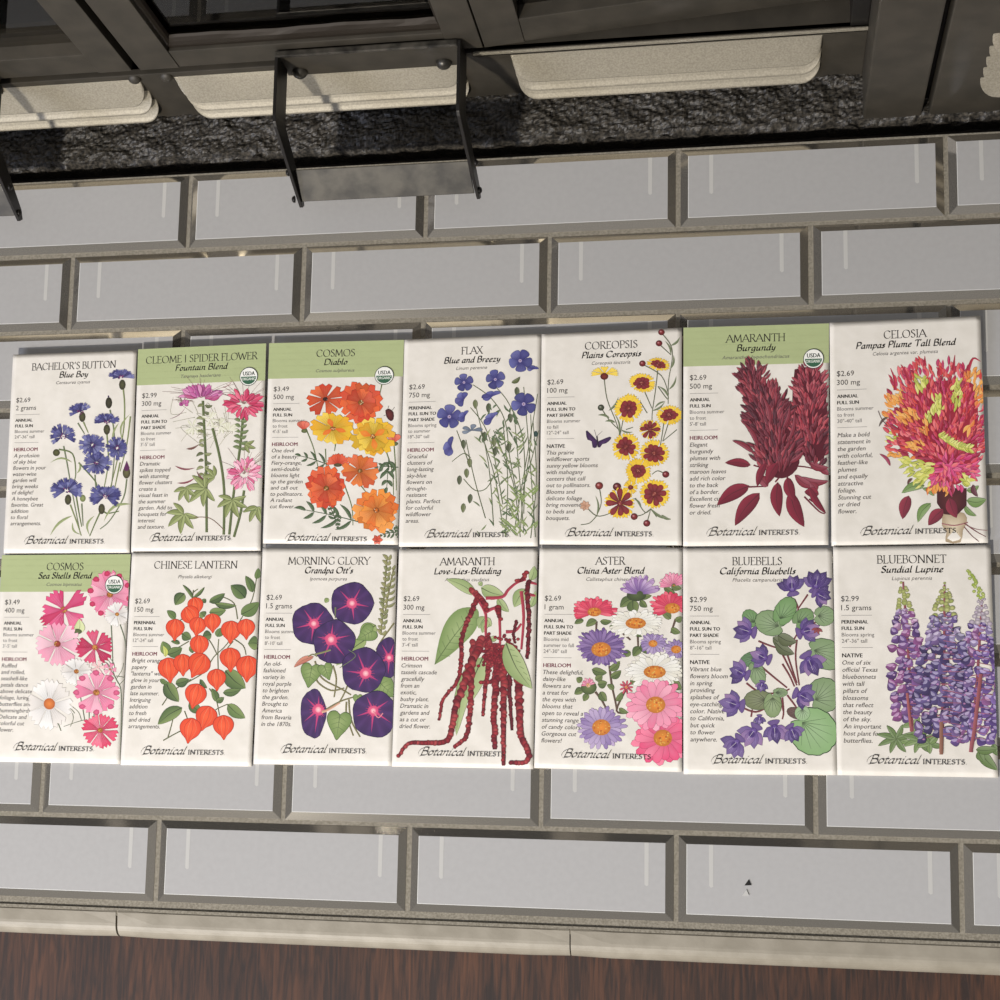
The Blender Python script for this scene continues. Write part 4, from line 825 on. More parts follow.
def art_seashell(d):
    for p in ([(315, 345), (335, 420), (338, 490)], [(505, 360), (510, 470), (512, 545)], [(545, 365), (568, 440), (572, 510)], [(525, 250), (545, 330)], [(450, 510), (470, 560), (475, 580)], [(500, 570), (530, 620), (550, 690), (545, 980)], [(240, 760), (262, 810), (278, 850)], [(375, 740), (385, 800)], [(430, 740), (425, 800)], [(355, 620), (370, 720)], [(405, 750), (405, 790)]): d.stem(p, 5, (104, 116, 90), 4)
    for a, b in (((380, 800), (290, 830)), ((340, 770), (290, 740)), ((370, 800), (330, 740)), ((520, 600), (470, 500)), ((530, 610), (560, 540)), ((540, 640), (570, 600)), ((520, 580), (500, 520)), ((500, 560), (455, 530)), ((330, 770), (320, 830)), ((525, 600), (590, 620))): d.stem([a, ((a[0]+b[0])/2+8, (a[1]+b[1])/2-4), b], 3, (104, 112, 84), 2)
    W = [(236, 232, 226), (228, 222, 214), (240, 238, 232)]; PK = [(238, 150, 176), (232, 126, 160), (244, 176, 194)]; HP = [(222, 80, 128), (208, 56, 108), (232, 110, 148)]
    shell(d, (500, 228), 98, PK, 10, (1.1, 0), 10, (214, 62, 104)); shell(d, (532, 318), 62, W, 8, (.9, 0), 10)
    shell(d, (292, 300), 96, HP, 5, (1, 0), 180, None); shell(d, (292, 298), 104, HP, 4, (1, 0), 228); d.petal((292, 298), 320, 0, 118, 60, (190, 60, 100), (206, 70, 116), 'tooth'); d.petal((292, 298), 150, 0, 122, 44, (190, 50, 90), (190, 44, 88), 'tooth')
    d.leaf((350, 410), (362, 340), 46, (216, 222, 170), col2=(196, 208, 150)); d.disc((352, 398), 22, 13, (96, 110, 66)); 
    shell(d, (262, 455), 104, [(240, 174, 192), (236, 156, 180), (246, 196, 208)], 8, (1, 0), 95, None, (170, 70, 50))
    shell(d, (432, 470), 86, [(204, 56, 96), (186, 40, 80), (216, 80, 116)], 7, (.9, 0), 0, None, (224, 140, 70)); shell(d, (348, 580), 76, W, 8, (.8, 0), 15)
    d.flower((445, 560), 32, 5, 20, (236, 190, 186), (240, 200, 200), 'tooth', layers=1); shell(d, (500, 570), 30, PK, 5)
    shell(d, (225, 728), 104, W, 8, (1.1, 0), 8); d.disc((225, 728), 26, 26, (222, 130, 60), (180, 96, 44)); shell(d, (438, 675), 100, PK, 8, (1, 0), 0, (226, 100, 140)); shell(d, (455, 845), 80, [(226, 80, 112), (214, 60, 96), (234, 110, 136)], 8, (1, 0), 20)
def lantern(d, c, r, rot=0):
    def R(x, y): a = math.radians(rot); return (c[0]+x*math.cos(a)-y*math.sin(a), c[1]+x*math.sin(a)+y*math.cos(a))
    sh = [(-.15, -1), (.15, -1), (.7, -.75), (.95, -.2), (.75, .4), (.3, .85), (.05, 1.25), (-.25, .85), (-.75, .4), (-.95, -.2), (-.7, -.75)]
    d.poly([R(x*r*1.05, y*r*1.04) for x, y in sh], (150, 40, 24), sm=3); d.poly([R(x*r, y*r) for x, y in sh], (238, 98, 56), (218, 70, 40), sm=3)
    for q, co in ((-.55, (204, 60, 36)), (-.2, (248, 134, 90)), (.2, (206, 62, 38)), (.55, (246, 120, 80))): d.stem([R(q*.3*r, -.92*r), R(q*r, -.1*r), R(q*.35*r, .95*r)], 2.6, co, 1.5)
def art_lantern(d):
    for p in ([(215, 870), (300, 825), (380, 800), (440, 740), (500, 710)], [(235, 860), (255, 790), (262, 740)], [(210, 715), (260, 650), (330, 610), (400, 565), (440, 500), (500, 440), (560, 330), (610, 240), (632, 120)], [(460, 580), (458, 480), (462, 420)], [(400, 400), (430, 440), (455, 490)], [(330, 430), (260, 470), (235, 470)], [(350, 200), (345, 240)], [(350, 210), (370, 195)], [(545, 330), (530, 260), (480, 230)], [(525, 430), (500, 460)], [(530, 420), (570, 450), (582, 490)], [(320, 420), (290, 390)], [(380, 600), (375, 650)], [(290, 620), (340, 600)], [(310, 740), (325, 780)], [(420, 640), (450, 690), (465, 760)], [(300, 330), (280, 345)]): d.stem(p, 5, (96, 100, 62), 4)
    for a, b, w in (((310, 215), (268, 268), 48), ((350, 240), (302, 176), 14), ((350, 235), (400, 186), 14), ((270, 330), (232, 292), 30), ((420, 255), (490, 215), 34), ((445, 262), (540, 270), 26), ((580, 235), (515, 178), 60), ((612, 210), (580, 135), 34), ((560, 310), (640, 255), 56), ((420, 300), (495, 290), 40), ((628, 150), (636, 100), 26), ((400, 320), (380, 300), 34), ((640, 440), (590, 440), 60), ((300, 395), (340, 420), 40),
                    ((230, 490), (212, 430), 46), ((235, 490), (300, 460), 46), ((330, 470), (355, 460), 30), ((430, 400), (390, 410), 40), ((455, 410), (470, 370), 34), ((290, 440), (250, 430), 18), ((225, 610), (285, 700), 60), ((270, 620), (330, 600), 40), ((300, 725), (190, 800), 56), ((330, 700), (390, 750), 44), ((490, 560), (580, 640), 76), ((480, 660), (560, 645), 34), ((455, 700), (430, 640), 30), ((450, 700), (485, 680), 24), ((500, 710), (578, 772), 50), ((380, 600), (410, 640), 16), ((390, 255), (405, 240), 20), ((200, 600), (240, 620), 20)):
        d.leaf(a, b, w, d.r.choice([(78, 100, 58), (92, 116, 66), (64, 84, 52)]), .06, col2=d.r.choice([(128, 146, 88), (110, 130, 78)]))
    d.leaf((225, 500), (215, 450), 20, (190, 196, 90))
    for c, r, a in (((360, 270), 32, -10), ((338, 315), 38, -30), ((368, 362), 34, 10), ((434, 345), 34, 0), ((268, 375), 38, 5), ((515, 385), 40, 5), ((582, 372), 36, 0), ((376, 448), 38, 0), ((240, 555), 44, -5), ((302, 532), 38, 0), ((372, 535), 46, 30), ((512, 508), 42, 0), ((588, 548), 46, 5), ((452, 598), 38, 0), ((358, 670), 44, 15), ((405, 768), 44, 20), ((335, 822), 44, 12), ((482, 808), 42, 0)): lantern(d, c, r*1.12, a)
def glory(d, c, rx, ry, sc, star=None, n=5, rot=0):
    sc *= 1.25
    star = star or c; rim = []
    for i in range(30):
        a = 2*PI*i/30; w = 1+.035*math.cos(5*a+rot)+d.r.uniform(-.015, .015); rim.append((c[0]+rx*math.cos(a)*w, c[1]+ry*math.sin(a)*w))
    d.poly([(c[0]+(p[0]-c[0])*1.025, c[1]+(p[1]-c[1])*1.025) for p in rim], (34, 22, 52)); 
    d.ink.fan(d.P(star), [d.P(p) for p in rim], (82, 46, 100), [((58, 38, 84) if i % 3 else (74, 48, 102)) for i in range(30)])
    for i in range(n):
        a = rot+2*PI*i/n; e = (c[0]+rx*.95*math.cos(a), c[1]+ry*.95*math.sin(a)); dx, dy = e[0]-star[0], e[1]-star[1]; l = math.hypot(dx, dy)
        px, py = -dy/l, dx/l; d.poly([(star[0]+px*sc*.9, star[1]+py*sc*.9), (star[0]+dx*.25+px*5, star[1]+dy*.25+py*5), (star[0]+dx*.9, star[1]+dy*.9), (star[0]+dx*.25-px*5, star[1]+dy*.25-py*5), (star[0]-px*sc*.9, star[1]-py*sc*.9)], (212, 70, 120), (160, 50, 110))
    for i in range(16):
        a = 2*PI*i/16; d.stem([star, (star[0]+sc*1.7*math.cos(a), star[1]+sc*1.5*math.sin(a))], 5, (200, 66, 116), 1)
    d.disc(star, sc*1.1, sc*1.05, (226, 110, 140), (204, 70, 116), rough=.1); d.disc(star, sc*.55, sc*.55, (244, 206, 206), (230, 130, 150))
def art_glory(d):
    for p in ([(640, 350), (590, 420), (560, 470)], [(608, 60), (600, 180), (590, 300), (582, 400)], [(640, 100), (615, 220), (596, 330)], [(290, 520), (310, 580), (340, 610), (400, 640), (450, 670)], [(370, 540), (385, 600), (375, 680)], [(300, 560), (300, 610), (360, 650), (420, 640)], [(430, 700), (430, 760), (460, 850)], [(440, 690), (450, 780), (490, 855)], [(480, 500), (430, 640), (400, 700)], [(330, 740), (400, 700), (460, 680)]): d.stem(p, 8, (128, 122, 80), 6)
    for y in range(60, 400, 24):
        t = (y-60)/340; x = 612-28*t
        for s in (-1, 1): d.leaf((x, y+8), (x+s*d.r.uniform(12, 24), y-d.r.uniform(10, 22)), 13, d.r.choice([(140, 138, 84), (120, 124, 74)]))
    for y in range(110, 300, 28): d.leaf((630-.15*(y-110), y), (645, y-20), 11, (128, 128, 78))
    for a, b, w in (((560, 360), (490, 420), 70), ((520, 420), (385, 540), 62), ((350, 240), (335, 260), 20)): d.leaf(a, b, w, (128, 148, 86), .05, col2=(156, 172, 112))
    def heart(c, r, rot):
        sh = [(0, -.75), (.35, -1), (.8, -.85), (.95, -.35), (.7, .25), (.3, .8), (0, 1.2), (-.3, .8), (-.7, .25), (-.95, -.35), (-.8, -.85), (-.35, -1)]; a = math.radians(rot)
        R = lambda x, y: (c[0]+r*(x*math.cos(a)-y*math.sin(a)), c[1]+r*(x*math.sin(a)+y*math.cos(a)))
        d.poly([R(x*1.05, y*1.05) for x, y in sh], (66, 84, 48), sm=3); d.poly([R(x, y) for x, y in sh], (150, 168, 108), (112, 136, 76), sm=3)
        d.stem([R(0, -.75), R(0, 1)], 3, (92, 114, 64), 1)
        for s in (-1, 1):
            for q in (-.4, 0, .4): d.stem([R(0, q-.2), R(s*.6, q+.1)], 2, (96, 120, 68), 1)
    heart((270, 580), 48, 10); heart((340, 565), 34, -20); heart((395, 800), 56, 8); heart((520, 400), 40, 60); heart((605, 640), 50, -50); heart((480, 690), 22, 0)
    glory(d, (280, 355), 92, 92, 17, (285, 353), rot=.4); glory(d, (455, 262), 92, 92, 17, rot=.2); glory(d, (375, 435), 92, 96, 20, (362, 424), rot=.9)
    d.stem([(382, 280), (380, 330)], 8, (110, 120, 80), 4); d.stem([(290, 490), (330, 480), (360, 470)], 8, (140, 140, 90))
    d.leaf((285, 500), (195, 548), 26, (206, 140, 116), .08, col2=(180, 110, 92)); d.stem([(300, 500), (280, 490), (260, 500)], 5, (120, 120, 76))
    glory(d, (612, 505), 52, 88, 14, (618, 505), rot=.3); glory(d, (505, 560), 94, 98, 19, (515, 575), rot=.6); glory(d, (282, 752), 56, 106, 19, (305, 735), rot=.2); glory(d, (556, 755), 98, 100, 17, (548, 740), rot=.5)
    d.stem([(320, 745), (350, 735), (400, 705)], 12, (222, 170, 140), 7); d.stem([(548, 740), (570, 770), (590, 750)], 5, (236, 140, 150)); d.stem([(440, 470), (470, 500), (400, 550)], 3, (110, 124, 80))
RD = [(154, 34, 46), (174, 50, 58), (130, 26, 40), (188, 70, 72)]
def art_lovelies(d):
    LG = (140, 160, 104); LG2 = (176, 190, 138)
    for a, b, w in (((300, 300), (330, 300), 20),): pass
    def big(pts): d.poly([(x, y) for x, y in pts], (160, 178, 122), (120, 144, 84), sm=3)
    big([(212, 535), (232, 430), (262, 350), (310, 300), (370, 290), (400, 310), (390, 380), (340, 440), (270, 500)])
    d.stem([(214, 532), (290, 420), (380, 310)], 5, (96, 118, 64), 2)
    for t in range(7):
        x, y = 240+t*20, 495-t*27; d.stem([(x, y), (x-14, y-34)], 2, (104, 128, 72)); d.stem([(x, y), (x+38, y+4)], 2, (104, 128, 72))
    for a, b, w in (((390, 235), (262, 168), 46), ((410, 205), (510, 240), 60), ((480, 250), (528, 310), 34), ((600, 210), (550, 290), 54), ((620, 175), (635, 112), 34), ((620, 290), (640, 220), 26), ((430, 330), (400, 380), 46), ((420, 340), (455, 370), 44), ((440, 345), (415, 400), 30), ((400, 490), (305, 835), 64), ((420, 500), (360, 700), 90), ((515, 440), (625, 638), 84), ((450, 425), (480, 420), 24), ((400, 195), (415, 180), 20)): d.leaf(a, b, w, LG, .06, col2=LG2)
    for p in ([(370, 220), (400, 260), (430, 320), (430, 400), (440, 500)], [(430, 250), (500, 245), (525, 215), (560, 185), (600, 170)], [(580, 220), (590, 330), (580, 470)], [(430, 310), (480, 295), (490, 380), (490, 480)], [(515, 395), (555, 390), (580, 360)], [(470, 290), (485, 330)], [(610, 180), (650, 190)], [(610, 235), (640, 240)]): d.stem(p, 15, (178, 54, 72), 9)
    d.tassel([(370, 215), (400, 240), (425, 270), (430, 300)], 24, RD, 20); d.tassel([(600, 140), (585, 170), (560, 175)], 20, RD, 14); d.tassel([(610, 180), (605, 250), (612, 350), (605, 500)], 22, [(128, 28, 42), (110, 24, 36), (150, 40, 52)], 14)
    d.tassel([(485, 290), (490, 340)], 26, RD); d.tassel([(560, 350), (548, 400), (552, 440)], 14, [(110, 24, 36), (130, 30, 42)], 10)
    d.tassel([(395, 250), (360, 330), (330, 420), (322, 560), (300, 620), (250, 680), (232, 765)], 22, RD, 12); d.tassel([(380, 440), (370, 560), (365, 700), (350, 830), (300, 880)], 30, RD, 16)
    d.tassel([(410, 430), (370, 530), (330, 640), (300, 720), (270, 850), (180, 865), (100, 868), (58, 920)], 40, RD, 14)
    d.tassel([(430, 440), (445, 520), (430, 620), (418, 745)], 26, RD, 12); d.tassel([(440, 420), (470, 520), (460, 600), (410, 610)], 24, RD, 16); d.tassel([(540, 480), (530, 620), (540, 800)], 22, [(112, 24, 38), (130, 30, 44)], 12)
    d.tassel([(460, 460), (480, 540), (465, 700), (468, 880)], 34, RD, 20); d.tassel([(500, 470), (505, 600), (505, 800), (505, 950)], 36, RD, 14); d.tassel([(530, 460), (565, 540), (570, 700), (580, 840), (610, 900), (600, 945), (540, 948)], 38, RD, 18)
    for _ in range(130):
        x, y = d.r.gauss(485, 38), d.r.gauss(485, 38); d.disc((x, y), 8, 7, d.r.choice(RD), (96, 20, 32), n=8)
    d.leaf((515, 440), (625, 638), 84, LG, .06, col2=LG2)
    for t in range(6): d.stem([(525+t*16, 470+t*24), (552+t*13, 474+t*26)], 2, (104, 128, 72))
def daisy(d, c, r, n, cols, k=(1, 0), cen=(232, 142, 52), cr=.32, w=.24, a0=0, a1=360, cdy=0, lay=2):
    for ly in range(lay):
        for i in range(n):
            a = a0+(a1-a0)*(i+.5*ly)/n+d.r.uniform(-4, 4); d.petal(c, a, r*.15, r*(1-.12*ly)*d.r.uniform(.88, 1.06), r*w*.86, dark(cols[0], .12), d.r.choice(cols), 'strap', k, dark(cols[0], .42), streak=None)
    cc = (c[0], c[1]+cdy); d.disc(cc, r*cr, r*cr*max(.55, k[0]), cen, dark(cen, .2)); d.dots(cc, r*cr*.85, r*cr*.8*max(.5, k[0]), 22, r*.028+.8, [(248, 190, 90), (206, 104, 40), (250, 170, 70)])
def art_aster(d):
    PU = [(124, 96, 152), (146, 118, 170), (100, 74, 132)]; LP = [(166, 144, 188), (188, 168, 202), (142, 118, 170)]; PK = [(240, 150, 176), (246, 176, 194), (232, 120, 154)]; RP = [(226, 72, 98), (236, 108, 126), (206, 52, 84)]; HP = [(238, 104, 140), (244, 132, 160), (226, 82, 124)]; WH = [(238, 236, 224), (228, 224, 208), (242, 240, 232)]
    for p in ([(340, 540), (350, 620), (365, 690), (372, 730)], [(460, 400), (462, 460)], [(285, 350), (283, 400)], [(280, 650), (310, 690), (335, 740)], [(390, 395), (430, 430)], [(620, 340), (600, 400)], [(440, 290), (440, 320)], [(410, 640), (370, 730), (420, 740)]): d.stem(p, 10, (96, 74, 60), 7)
    for a, b, w in (((450, 240), (400, 210), 22), ((440, 250), (385, 290), 40), ((440, 260), (450, 320), 50), ((460, 240), (520, 240), 24), ((470, 260), (500, 290), 26), ((230, 345), (190, 360), 22), ((285, 345), (240, 372), 30), ((300, 350), (350, 350), 22), ((265, 555), (330, 570), 34), ((340, 560), (385, 520), 30), ((345, 590), (390, 560), 30), ((220, 610), (200, 590), 26), ((230, 640), (190, 660), 30), ((280, 600), (310, 580), 30), ((290, 620), (330, 610), 34), ((300, 650), (328, 690), 34), ((250, 660), (230, 690), 26), ((370, 690), (395, 650), 24), ((360, 640), (330, 620), 22), ((475, 460), (440, 500), 36), ((480, 440), (500, 490), 30), ((440, 400), (500, 400), 24), ((430, 480), (400, 500), 30), ((600, 340), (560, 310), 30), ((620, 350), (645, 330), 26), ((600, 380), (640, 400), 26), ((570, 200), (620, 230), 24), ((600, 195), (645, 210), 26), ((470, 600), (560, 625), 40), ((600, 600), (645, 640), 44), ((460, 590), (430, 620), 30), ((380, 720), (420, 740), 20), ((340, 370), (390, 380), 20)):
        d.leaf(a, b, w, d.r.choice([(78, 96, 56), (96, 112, 66)]), .08, col2=(120, 134, 82))
    d.disc((455, 238), 42, 26, (86, 100, 60), (56, 68, 40)); 
    for ly in range(2):
        for i in range(13):
            a = 195+150*i/12+d.r.uniform(-5, 5); d.petal((470, 232), a, 14, d.r.uniform(78, 96)*(1-.15*ly), 17, (120, 90, 150), d.r.choice([(188, 156, 196), (206, 180, 212), (150, 112, 170)]), 'strap', (.95, 0))
    daisy(d, (612, 196), 62, 11, [(236, 140, 170), (242, 170, 190)], (.9, 0), a0=180, a1=350, cr=.05)
    daisy(d, (276, 310), 98, 17, RP, (.66, 0), a0=155, a1=385, cr=.30); daisy(d, (606, 290), 96, 17, RP, (.7, 10), a0=140, a1=390, cr=.34, cdy=4)
    daisy(d, (452, 358), 122, 20, WH, (.5, 0), cr=.36); daisy(d, (525, 445), 60, 16, LP, (.8, 0)); daisy(d, (622, 470), 54, 14, LP, (.8, 0), cr=.4)
    daisy(d, (305, 460), 112, 26, PU, (.74, 5), cr=.38, w=.17, cdy=10); daisy(d, (532, 560), 132, 22, WH, (.58, 0), cr=.36, cdy=6)
    d.disc((252, 632), 34, 30, (110, 124, 74), (70, 84, 48)); daisy(d, (250, 622), 32, 9, PK, (1, 0), (246, 214, 190), .3, a0=180, a1=360, lay=1)
    daisy(d, (412, 630), 30, 9, [(190, 50, 80), (214, 84, 104)], (1, 0), (236, 140, 140), .25, lay=1)
    daisy(d, (566, 845), 132, 15, HP, (.9, 0), cr=.30, w=.34); daisy(d, (536, 705), 134, 16, PK, (.86, 0), cr=.31, w=.30); daisy(d, (306, 800), 108, 19, LP, (.86, 0), cr=.37, w=.22)
def bell(d, c, r, rot=0):
    r *= 1.12; cs = [(92, 76, 124), (118, 98, 144), (68, 52, 98), (150, 120, 158)]
    d.petal(c, rot+180, 0, r*.5, r*.8, (90, 60, 120), (104, 82, 136), 'round')
    for a in (-62, 62, -32, 32, 0): d.petal(c, rot+a, -r*.2, r*d.r.uniform(.85, 1.05), r*.62, (96, 70, 140), d.r.choice(cs), 'point', (1, 0), (44, 30, 80), streak=(170, 150, 206))
    d.disc((c[0]+r*.2*math.cos(math.radians(rot)), c[1]+r*.2*math.sin(math.radians(rot))), r*.2, r*.2, (56, 36, 96), (80, 56, 120)); d.stem([c, (c[0]+r*.6*math.cos(math.radians(rot+8)), c[1]+r*.6*math.sin(math.radians(rot+8)))], 2, (226, 214, 226), 1)
def round_leaf(d, c, r, rot=0, k=1, col=(126, 150, 106)):
    rim = []; n = 40; 
    for i in range(n):
        a = 2*PI*i/n; w = 1+.05*abs(math.sin(a*7))-.28*math.exp(-((((a-PI) + PI) % (2*PI)-PI)/.22)**2); x, y = r*w*math.cos(a), r*w*k*math.sin(a); q = math.radians(rot); rim.append((c[0]+x*math.cos(q)-y*math.sin(q), c[1]+x*math.sin(q)+y*math.cos(q)))
    d.poly([(c[0]+(p[0]-c[0])*1.04, c[1]+(p[1]-c[1])*1.04) for p in rim], (50, 72, 44)); d.poly(rim, light(col, .16), col)
    q = math.radians(rot); b = (c[0]-r*.6*math.cos(q), c[1]-r*.6*math.sin(q))
    for a in (-70, -45, -22, 0, 22, 45, 70):
        e = math.radians(rot+a*1.25); p = (c[0]+r*.82*math.cos(e), c[1]+r*.82*k*math.sin(e)); d.stem([b, p], 3, dark(col, .3), 1)
def art_bluebells(d):
    RS = (118, 52, 56)
    for p in ([(500, 250), (515, 290), (510, 340)], [(555, 230), (515, 290)], [(510, 420), (505, 500), (520, 610)], [(440, 460), (480, 540), (510, 610)], [(450, 520), (480, 570), (500, 615)], [(350, 425), (400, 445), (450, 460)], [(360, 530), (420, 580), (470, 620)], [(300, 600), (360, 640), (440, 640), (480, 625)], [(280, 700), (340, 720), (400, 690), (450, 640)], [(320, 740), (325, 710)], [(470, 650), (500, 690), (520, 720)], [(450, 660), (455, 720), (450, 750)], [(610, 340), (560, 360), (540, 390)], [(480, 450), (520, 380)], [(470, 480), (510, 600)], [(430, 620), (455, 720)]): d.stem(p, 8, RS, 6)
    for a, b, w in (((410, 410), (470, 440), 40), ((420, 430), (500, 480), 44), ((430, 400), (510, 430), 50)): d.leaf(a, b, w, (84, 92, 60), .1)
    round_leaf(d, (318, 330), 38, 230, .8, (104, 140, 86)); round_leaf(d, (400, 350), 62, 200, .8); round_leaf(d, (460, 300), 62, 300, .65, (112, 148, 92)); round_leaf(d, (535, 330), 46, 320, .8, (110, 140, 90)); round_leaf(d, (622, 320), 42, 0, .95); round_leaf(d, (628, 480), 82, 20, .72); round_leaf(d, (320, 500), 46, 160, .6, (90, 124, 84)); round_leaf(d, (345, 560), 52, 70, .6); round_leaf(d, (350, 670), 56, 180, .7, (112, 120, 84)); round_leaf(d, (410, 690), 50, 90, .7, (130, 150, 104)); round_leaf(d, (440, 640), 30, 0, .6); round_leaf(d, (622, 650), 68, 330, 1.0); round_leaf(d, (505, 725), 36, 200, .6, (96, 70, 64)); round_leaf(d, (578, 800), 98, 40, .92, (136, 172, 116)); round_leaf(d, (533, 725), 30, 90, 1, (150, 180, 134))
    for c, r, a in (((490, 205), 58, -100), ((588, 192), 62, -85), ((600, 230), 50, 20), ((310, 385), 60, 190), ((540, 385), 60, -20), ((560, 505), 66, 60), ((375, 495), 56, 200), ((285, 560), 56, 200), ((365, 605), 30, 100), ((258, 690), 66, 190), ((525, 650), 58, 20), ((330, 800), 62, 120), ((418, 785), 58, 80), ((490, 795), 48, 60), ((258, 845), 60, 130), ((355, 745), 26, 90)): bell(d, c, r, a)
    for i in range(4): d.petal((595, 370), 40+i*40, 0, 26, 10, (120, 50, 56), (150, 70, 70), 'point')
def lupine(d, x0, y0, x1, y1, w, cols, tipcols):
    d.stem([(x0, y0), ((x0+x1)/2+4, (y0+y1)/2), (x1, y1)], 8, (150, 74, 84), 17); L_ = y1-y0; y = y0
    rows = []
    while y < y1-60: t = (y-y0)/L_; rows.append((y, t)); y += 9+17*min(1, t*3)
    for y, t in rows:
        x = x0+(x1-x0)*t; ww = w*min(1, .13+t*1.75)*(1 if t < .8 else 1-(t-.8)*1.2); sz = 7+15*min(1, t*3); n = max(2, int(2*ww/(sz*1.5))+1)
        for i in range(n):
            if t > .35 and d.r.random() < .10: continue
            q = -1+2*i/(n-1)+d.r.uniform(-.10, .10); px, py = x+q*ww, y+abs(q)*14+d.r.uniform(-11, 11); s = 1 if q > 0 else -1
            if t < .17: d.disc((px, py), sz*.95, sz*.8, d.r.choice(tipcols), dark(tipcols[0], .3), n=7); continue
            c = d.r.choice(cols) if t > .30 or d.r.random() < .6 else light(d.r.choice(cols), .3)
            d.stem([(x, y+4), (px, py)], 3, (170, 96, 120), 2)
            an = math.radians(d.r.uniform(5, 55)); L2 = sz*d.r.uniform(1.1, 1.5); ux, uy = s*math.cos(an)*L2, math.sin(an)*L2*(1 if d.r.random() < .7 else -1)
            d.leaf((px-ux*.8, py-uy*.8), (px+ux*.8, py+uy*.8), sz*1.5, c, s*.14, False, True, col2=dark(c, .25), kk=.9, n=7)
            d.leaf((px-ux*.4, py-uy*.6-sz*.2), (px+ux*.7, py+uy*.3-sz*.3), sz*.6, light(c, .30), s*.1, False, False, n=5)
            if d.r.random() < .4: d.disc((px-s*sz*.5, py+sz*.1), sz*.34, sz*.24, d.r.choice([(206, 140, 180), (222, 190, 214)]), c, n=6)
def art_lupine(d):
    V1 = [(112, 78, 140), (134, 92, 152), (146, 84, 140), (92, 62, 120)]; V2 = [(90, 76, 128), (110, 92, 148), (126, 100, 152), (72, 58, 106)]; V3 = [(112, 84, 150), (134, 106, 172), (150, 96, 150), (92, 68, 132)]; TP = [(190, 196, 120), (206, 208, 140), (168, 180, 100)]
    for c, n, r in (((300, 830), 8, 88), ((400, 835), 8, 80), ((370, 770), 5, 50), ((440, 850), 5, 60)):
        for i in range(n):
            a = 2*PI*i/n+.3; d.leaf(c, (c[0]+r*math.cos(a), c[1]+r*.72*math.sin(a)), 22, d.r.choice([(96, 120, 66), (112, 136, 78)]), .05)
    for a, b, w in (((640, 870), (720, 960), 46), ((640, 880), (665, 925), 34), ((700, 850), (722, 900), 30), ((630, 875), (720, 870), 34)): d.leaf(a, b, w, (92, 116, 62), .06)
    lupine(d, 328, 172, 365, 800, 66, V1, TP); lupine(d, 655, 240, 610, 885, 88, V3, [(200, 186, 200), (216, 206, 210)]); lupine(d, 500, 185, 487, 885, 100, V2, TP)
    for i in range(26):
        t = i/25; d.disc((600+50*t+d.r.uniform(-6-16*t, 6+16*t), 125+115*t), 8, 7, d.r.choice([(200, 210, 110), (176, 192, 84), (214, 218, 140)]), (130, 150, 70), n=7)
    d.stem([(487, 760), (487, 895)], 15, (150, 100, 80)); d.stem([(345, 640), (360, 780)], 11, (170, 90, 90)); d.stem([(650, 560), (625, 780), (608, 885)], 15, (160, 84, 90))

